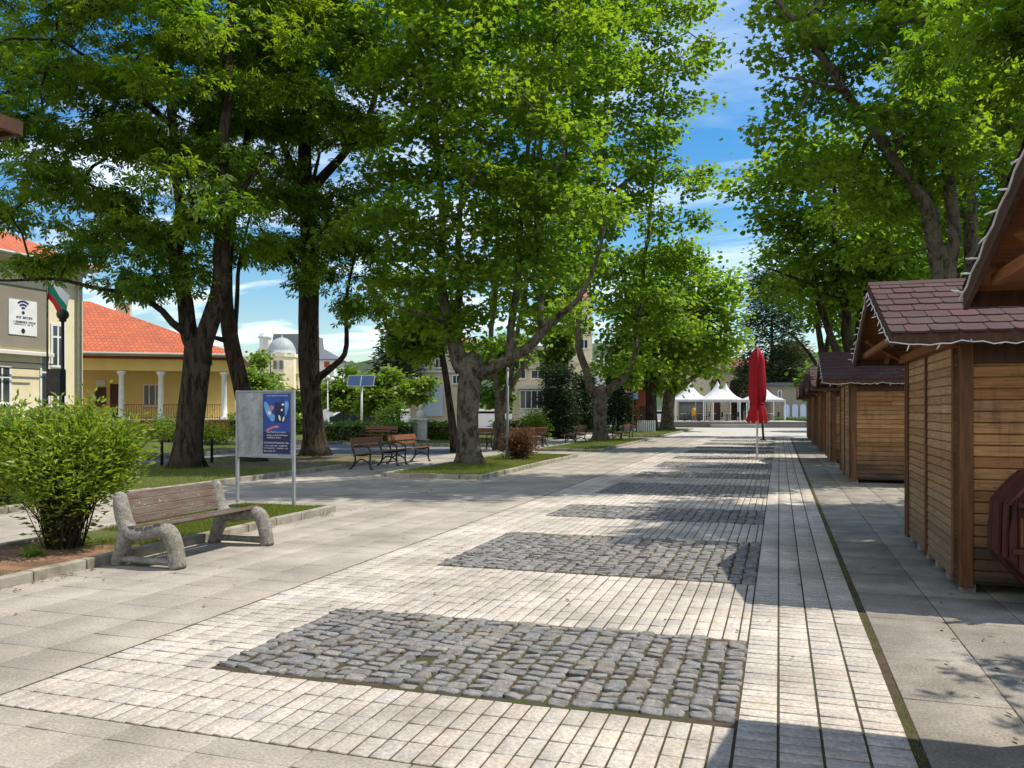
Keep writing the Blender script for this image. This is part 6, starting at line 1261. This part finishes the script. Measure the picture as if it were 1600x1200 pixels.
# cars behind the hedge
MAT['carpaint'] = pm('dark_blue_paint', (.012, .02, .05), (.016, .026, .06), 2, .25, 0, spec=.6); MAT['tyre'] = pm('tyre_rubber', (.015, .015, .015), (.025, .025, .025), 9, .8, .1); MAT['carpaint2'] = pm('dark_green_paint', (.015, .035, .03), (.02, .045, .04), 2, .3, 0, spec=.6)
def car(mat):
    r = thing('parked_car', '', 'car', (0, 0, 0), TH, 'cars parked beyond the hedge'); pr = [(-2.1, .35), (2.1, .35), (2.15, .62), (2.05, .82), (1.2, .93), (.55, 1.42), (-.95, 1.45), (-1.75, 1.0), (-2.12, .92)]
    m = MB(); m.prism(pr, -.85, .85); m.build('body', mat, r, bevel=.08)
    for sy in (-.856, .852): m = MB(); m.prism([(1.0, .96), (.5, 1.36), (-.9, 1.38), (-1.55, 1.0)], sy, sy + .005); m.build('side_window', MAT['glass'], r)
    for x in (-1.35, 1.35):
        for sy in (-.8, .62): m = MB(); m.v = [(x + .32 * math.cos(2 * math.pi * j / 16), y_, .32 + .32 * math.sin(2 * math.pi * j / 16)) for y_ in (sy - .08, sy + .12) for j in range(16)]; m.f = [tuple(range(15, -1, -1)), tuple(range(16, 32))] + [(j, (j + 1) % 16, 16 + (j + 1) % 16, 16 + j) for j in range(16)]; m.build('wheel', MAT['tyre'], r)
    for sy in (-.75, .5): MB().box(2.06, 2.14, sy, sy + .25, .66, .78).build('headlight', MAT['globewhite'], r, bevel=.01)
    return r
c1 = car(MAT['carpaint']); x, y = P(583, 79); c1.location = (x, y, 0); c1['label'] = 'dark blue car parked beyond the hedge, right of the solar mast'
c2 = car(MAT['carpaint2']); x, y = P(552, 79.5); c2.location = (x, y, 0); c2['label'] = 'dark green car parked beyond the hedge, left of the solar mast'
# person in yellow by the tents
def person():
    x, y = P(1084, 78.2); r = thing('person', 'small far figure in yellow standing before the leftmost tent', 'person', (x, y, .5), TH); r.scale = (.85, .85, .85)
    V = [(0, 0, .92), (0, .01, 1.15), (0, .0, 1.38), (0, -.01, 1.5), (0, -.02, 1.6), (0, -.02, 1.72), (.17, 0, 1.40), (.25, -.02, 1.13), (.24, -.12, .90), (-.17, 0, 1.40), (-.25, .0, 1.13), (-.25, -.08, .90), (.1, 0, .88), (.11, -.02, .48), (.11, .02, .06), (.12, -.12, .03), (-.1, 0, .88), (-.12, .04, .48), (-.13, .08, .06), (-.14, -.06, .03)]
    E = [(0, 1), (1, 2), (2, 3), (3, 4), (4, 5), (2, 6), (6, 7), (7, 8), (2, 9), (9, 10), (10, 11), (0, 12), (12, 13), (13, 14), (14, 15), (0, 16), (16, 17), (17, 18), (18, 19)]
    R = [.14, .13, .15, .06, .09, .08, .07, .05, .04, .07, .05, .04, .10, .075, .05, .035, .10, .075, .05, .035]
    me = bpy.data.meshes.new('body'); me.from_pydata(V, E, []); me.materials.append(pm('skin', (.35, .2, .14), (.4, .24, .17), 4, .6, 0)); o = bpy.data.objects.new('body', me); COL.objects.link(o); o.parent = r
    md = o.modifiers.new('skin', 'SKIN'); 
    for i, q in enumerate(R): me.skin_vertices[0].data[i].radius = (q, q)
    me.skin_vertices[0].data[0].use_root = True
    o.modifiers.new('sub', 'SUBSURF').levels = 1
    m = MB(); m.tube([(0, 0, .62), (0, 0, .9), (0, .01, 1.15), (0, 0, 1.36), (0, 0, 1.47)], [.21, .175, .165, .185, .09], 12, 1.25, (1, 0, 0)); m.build('yellow_coat', pm('yellow_cloth', (.5, .30, .03), (.6, .38, .05), 4, .8, .1), r, smooth=True)
    m = MB(); m.lathe([(.105 * math.cos(a), .11 * math.sin(a)) for a in np.linspace(-.1, 1.57, 6)], (0, -.01, 1.68), 12); m.build('hair', MAT['black'], r, smooth=True)
person()
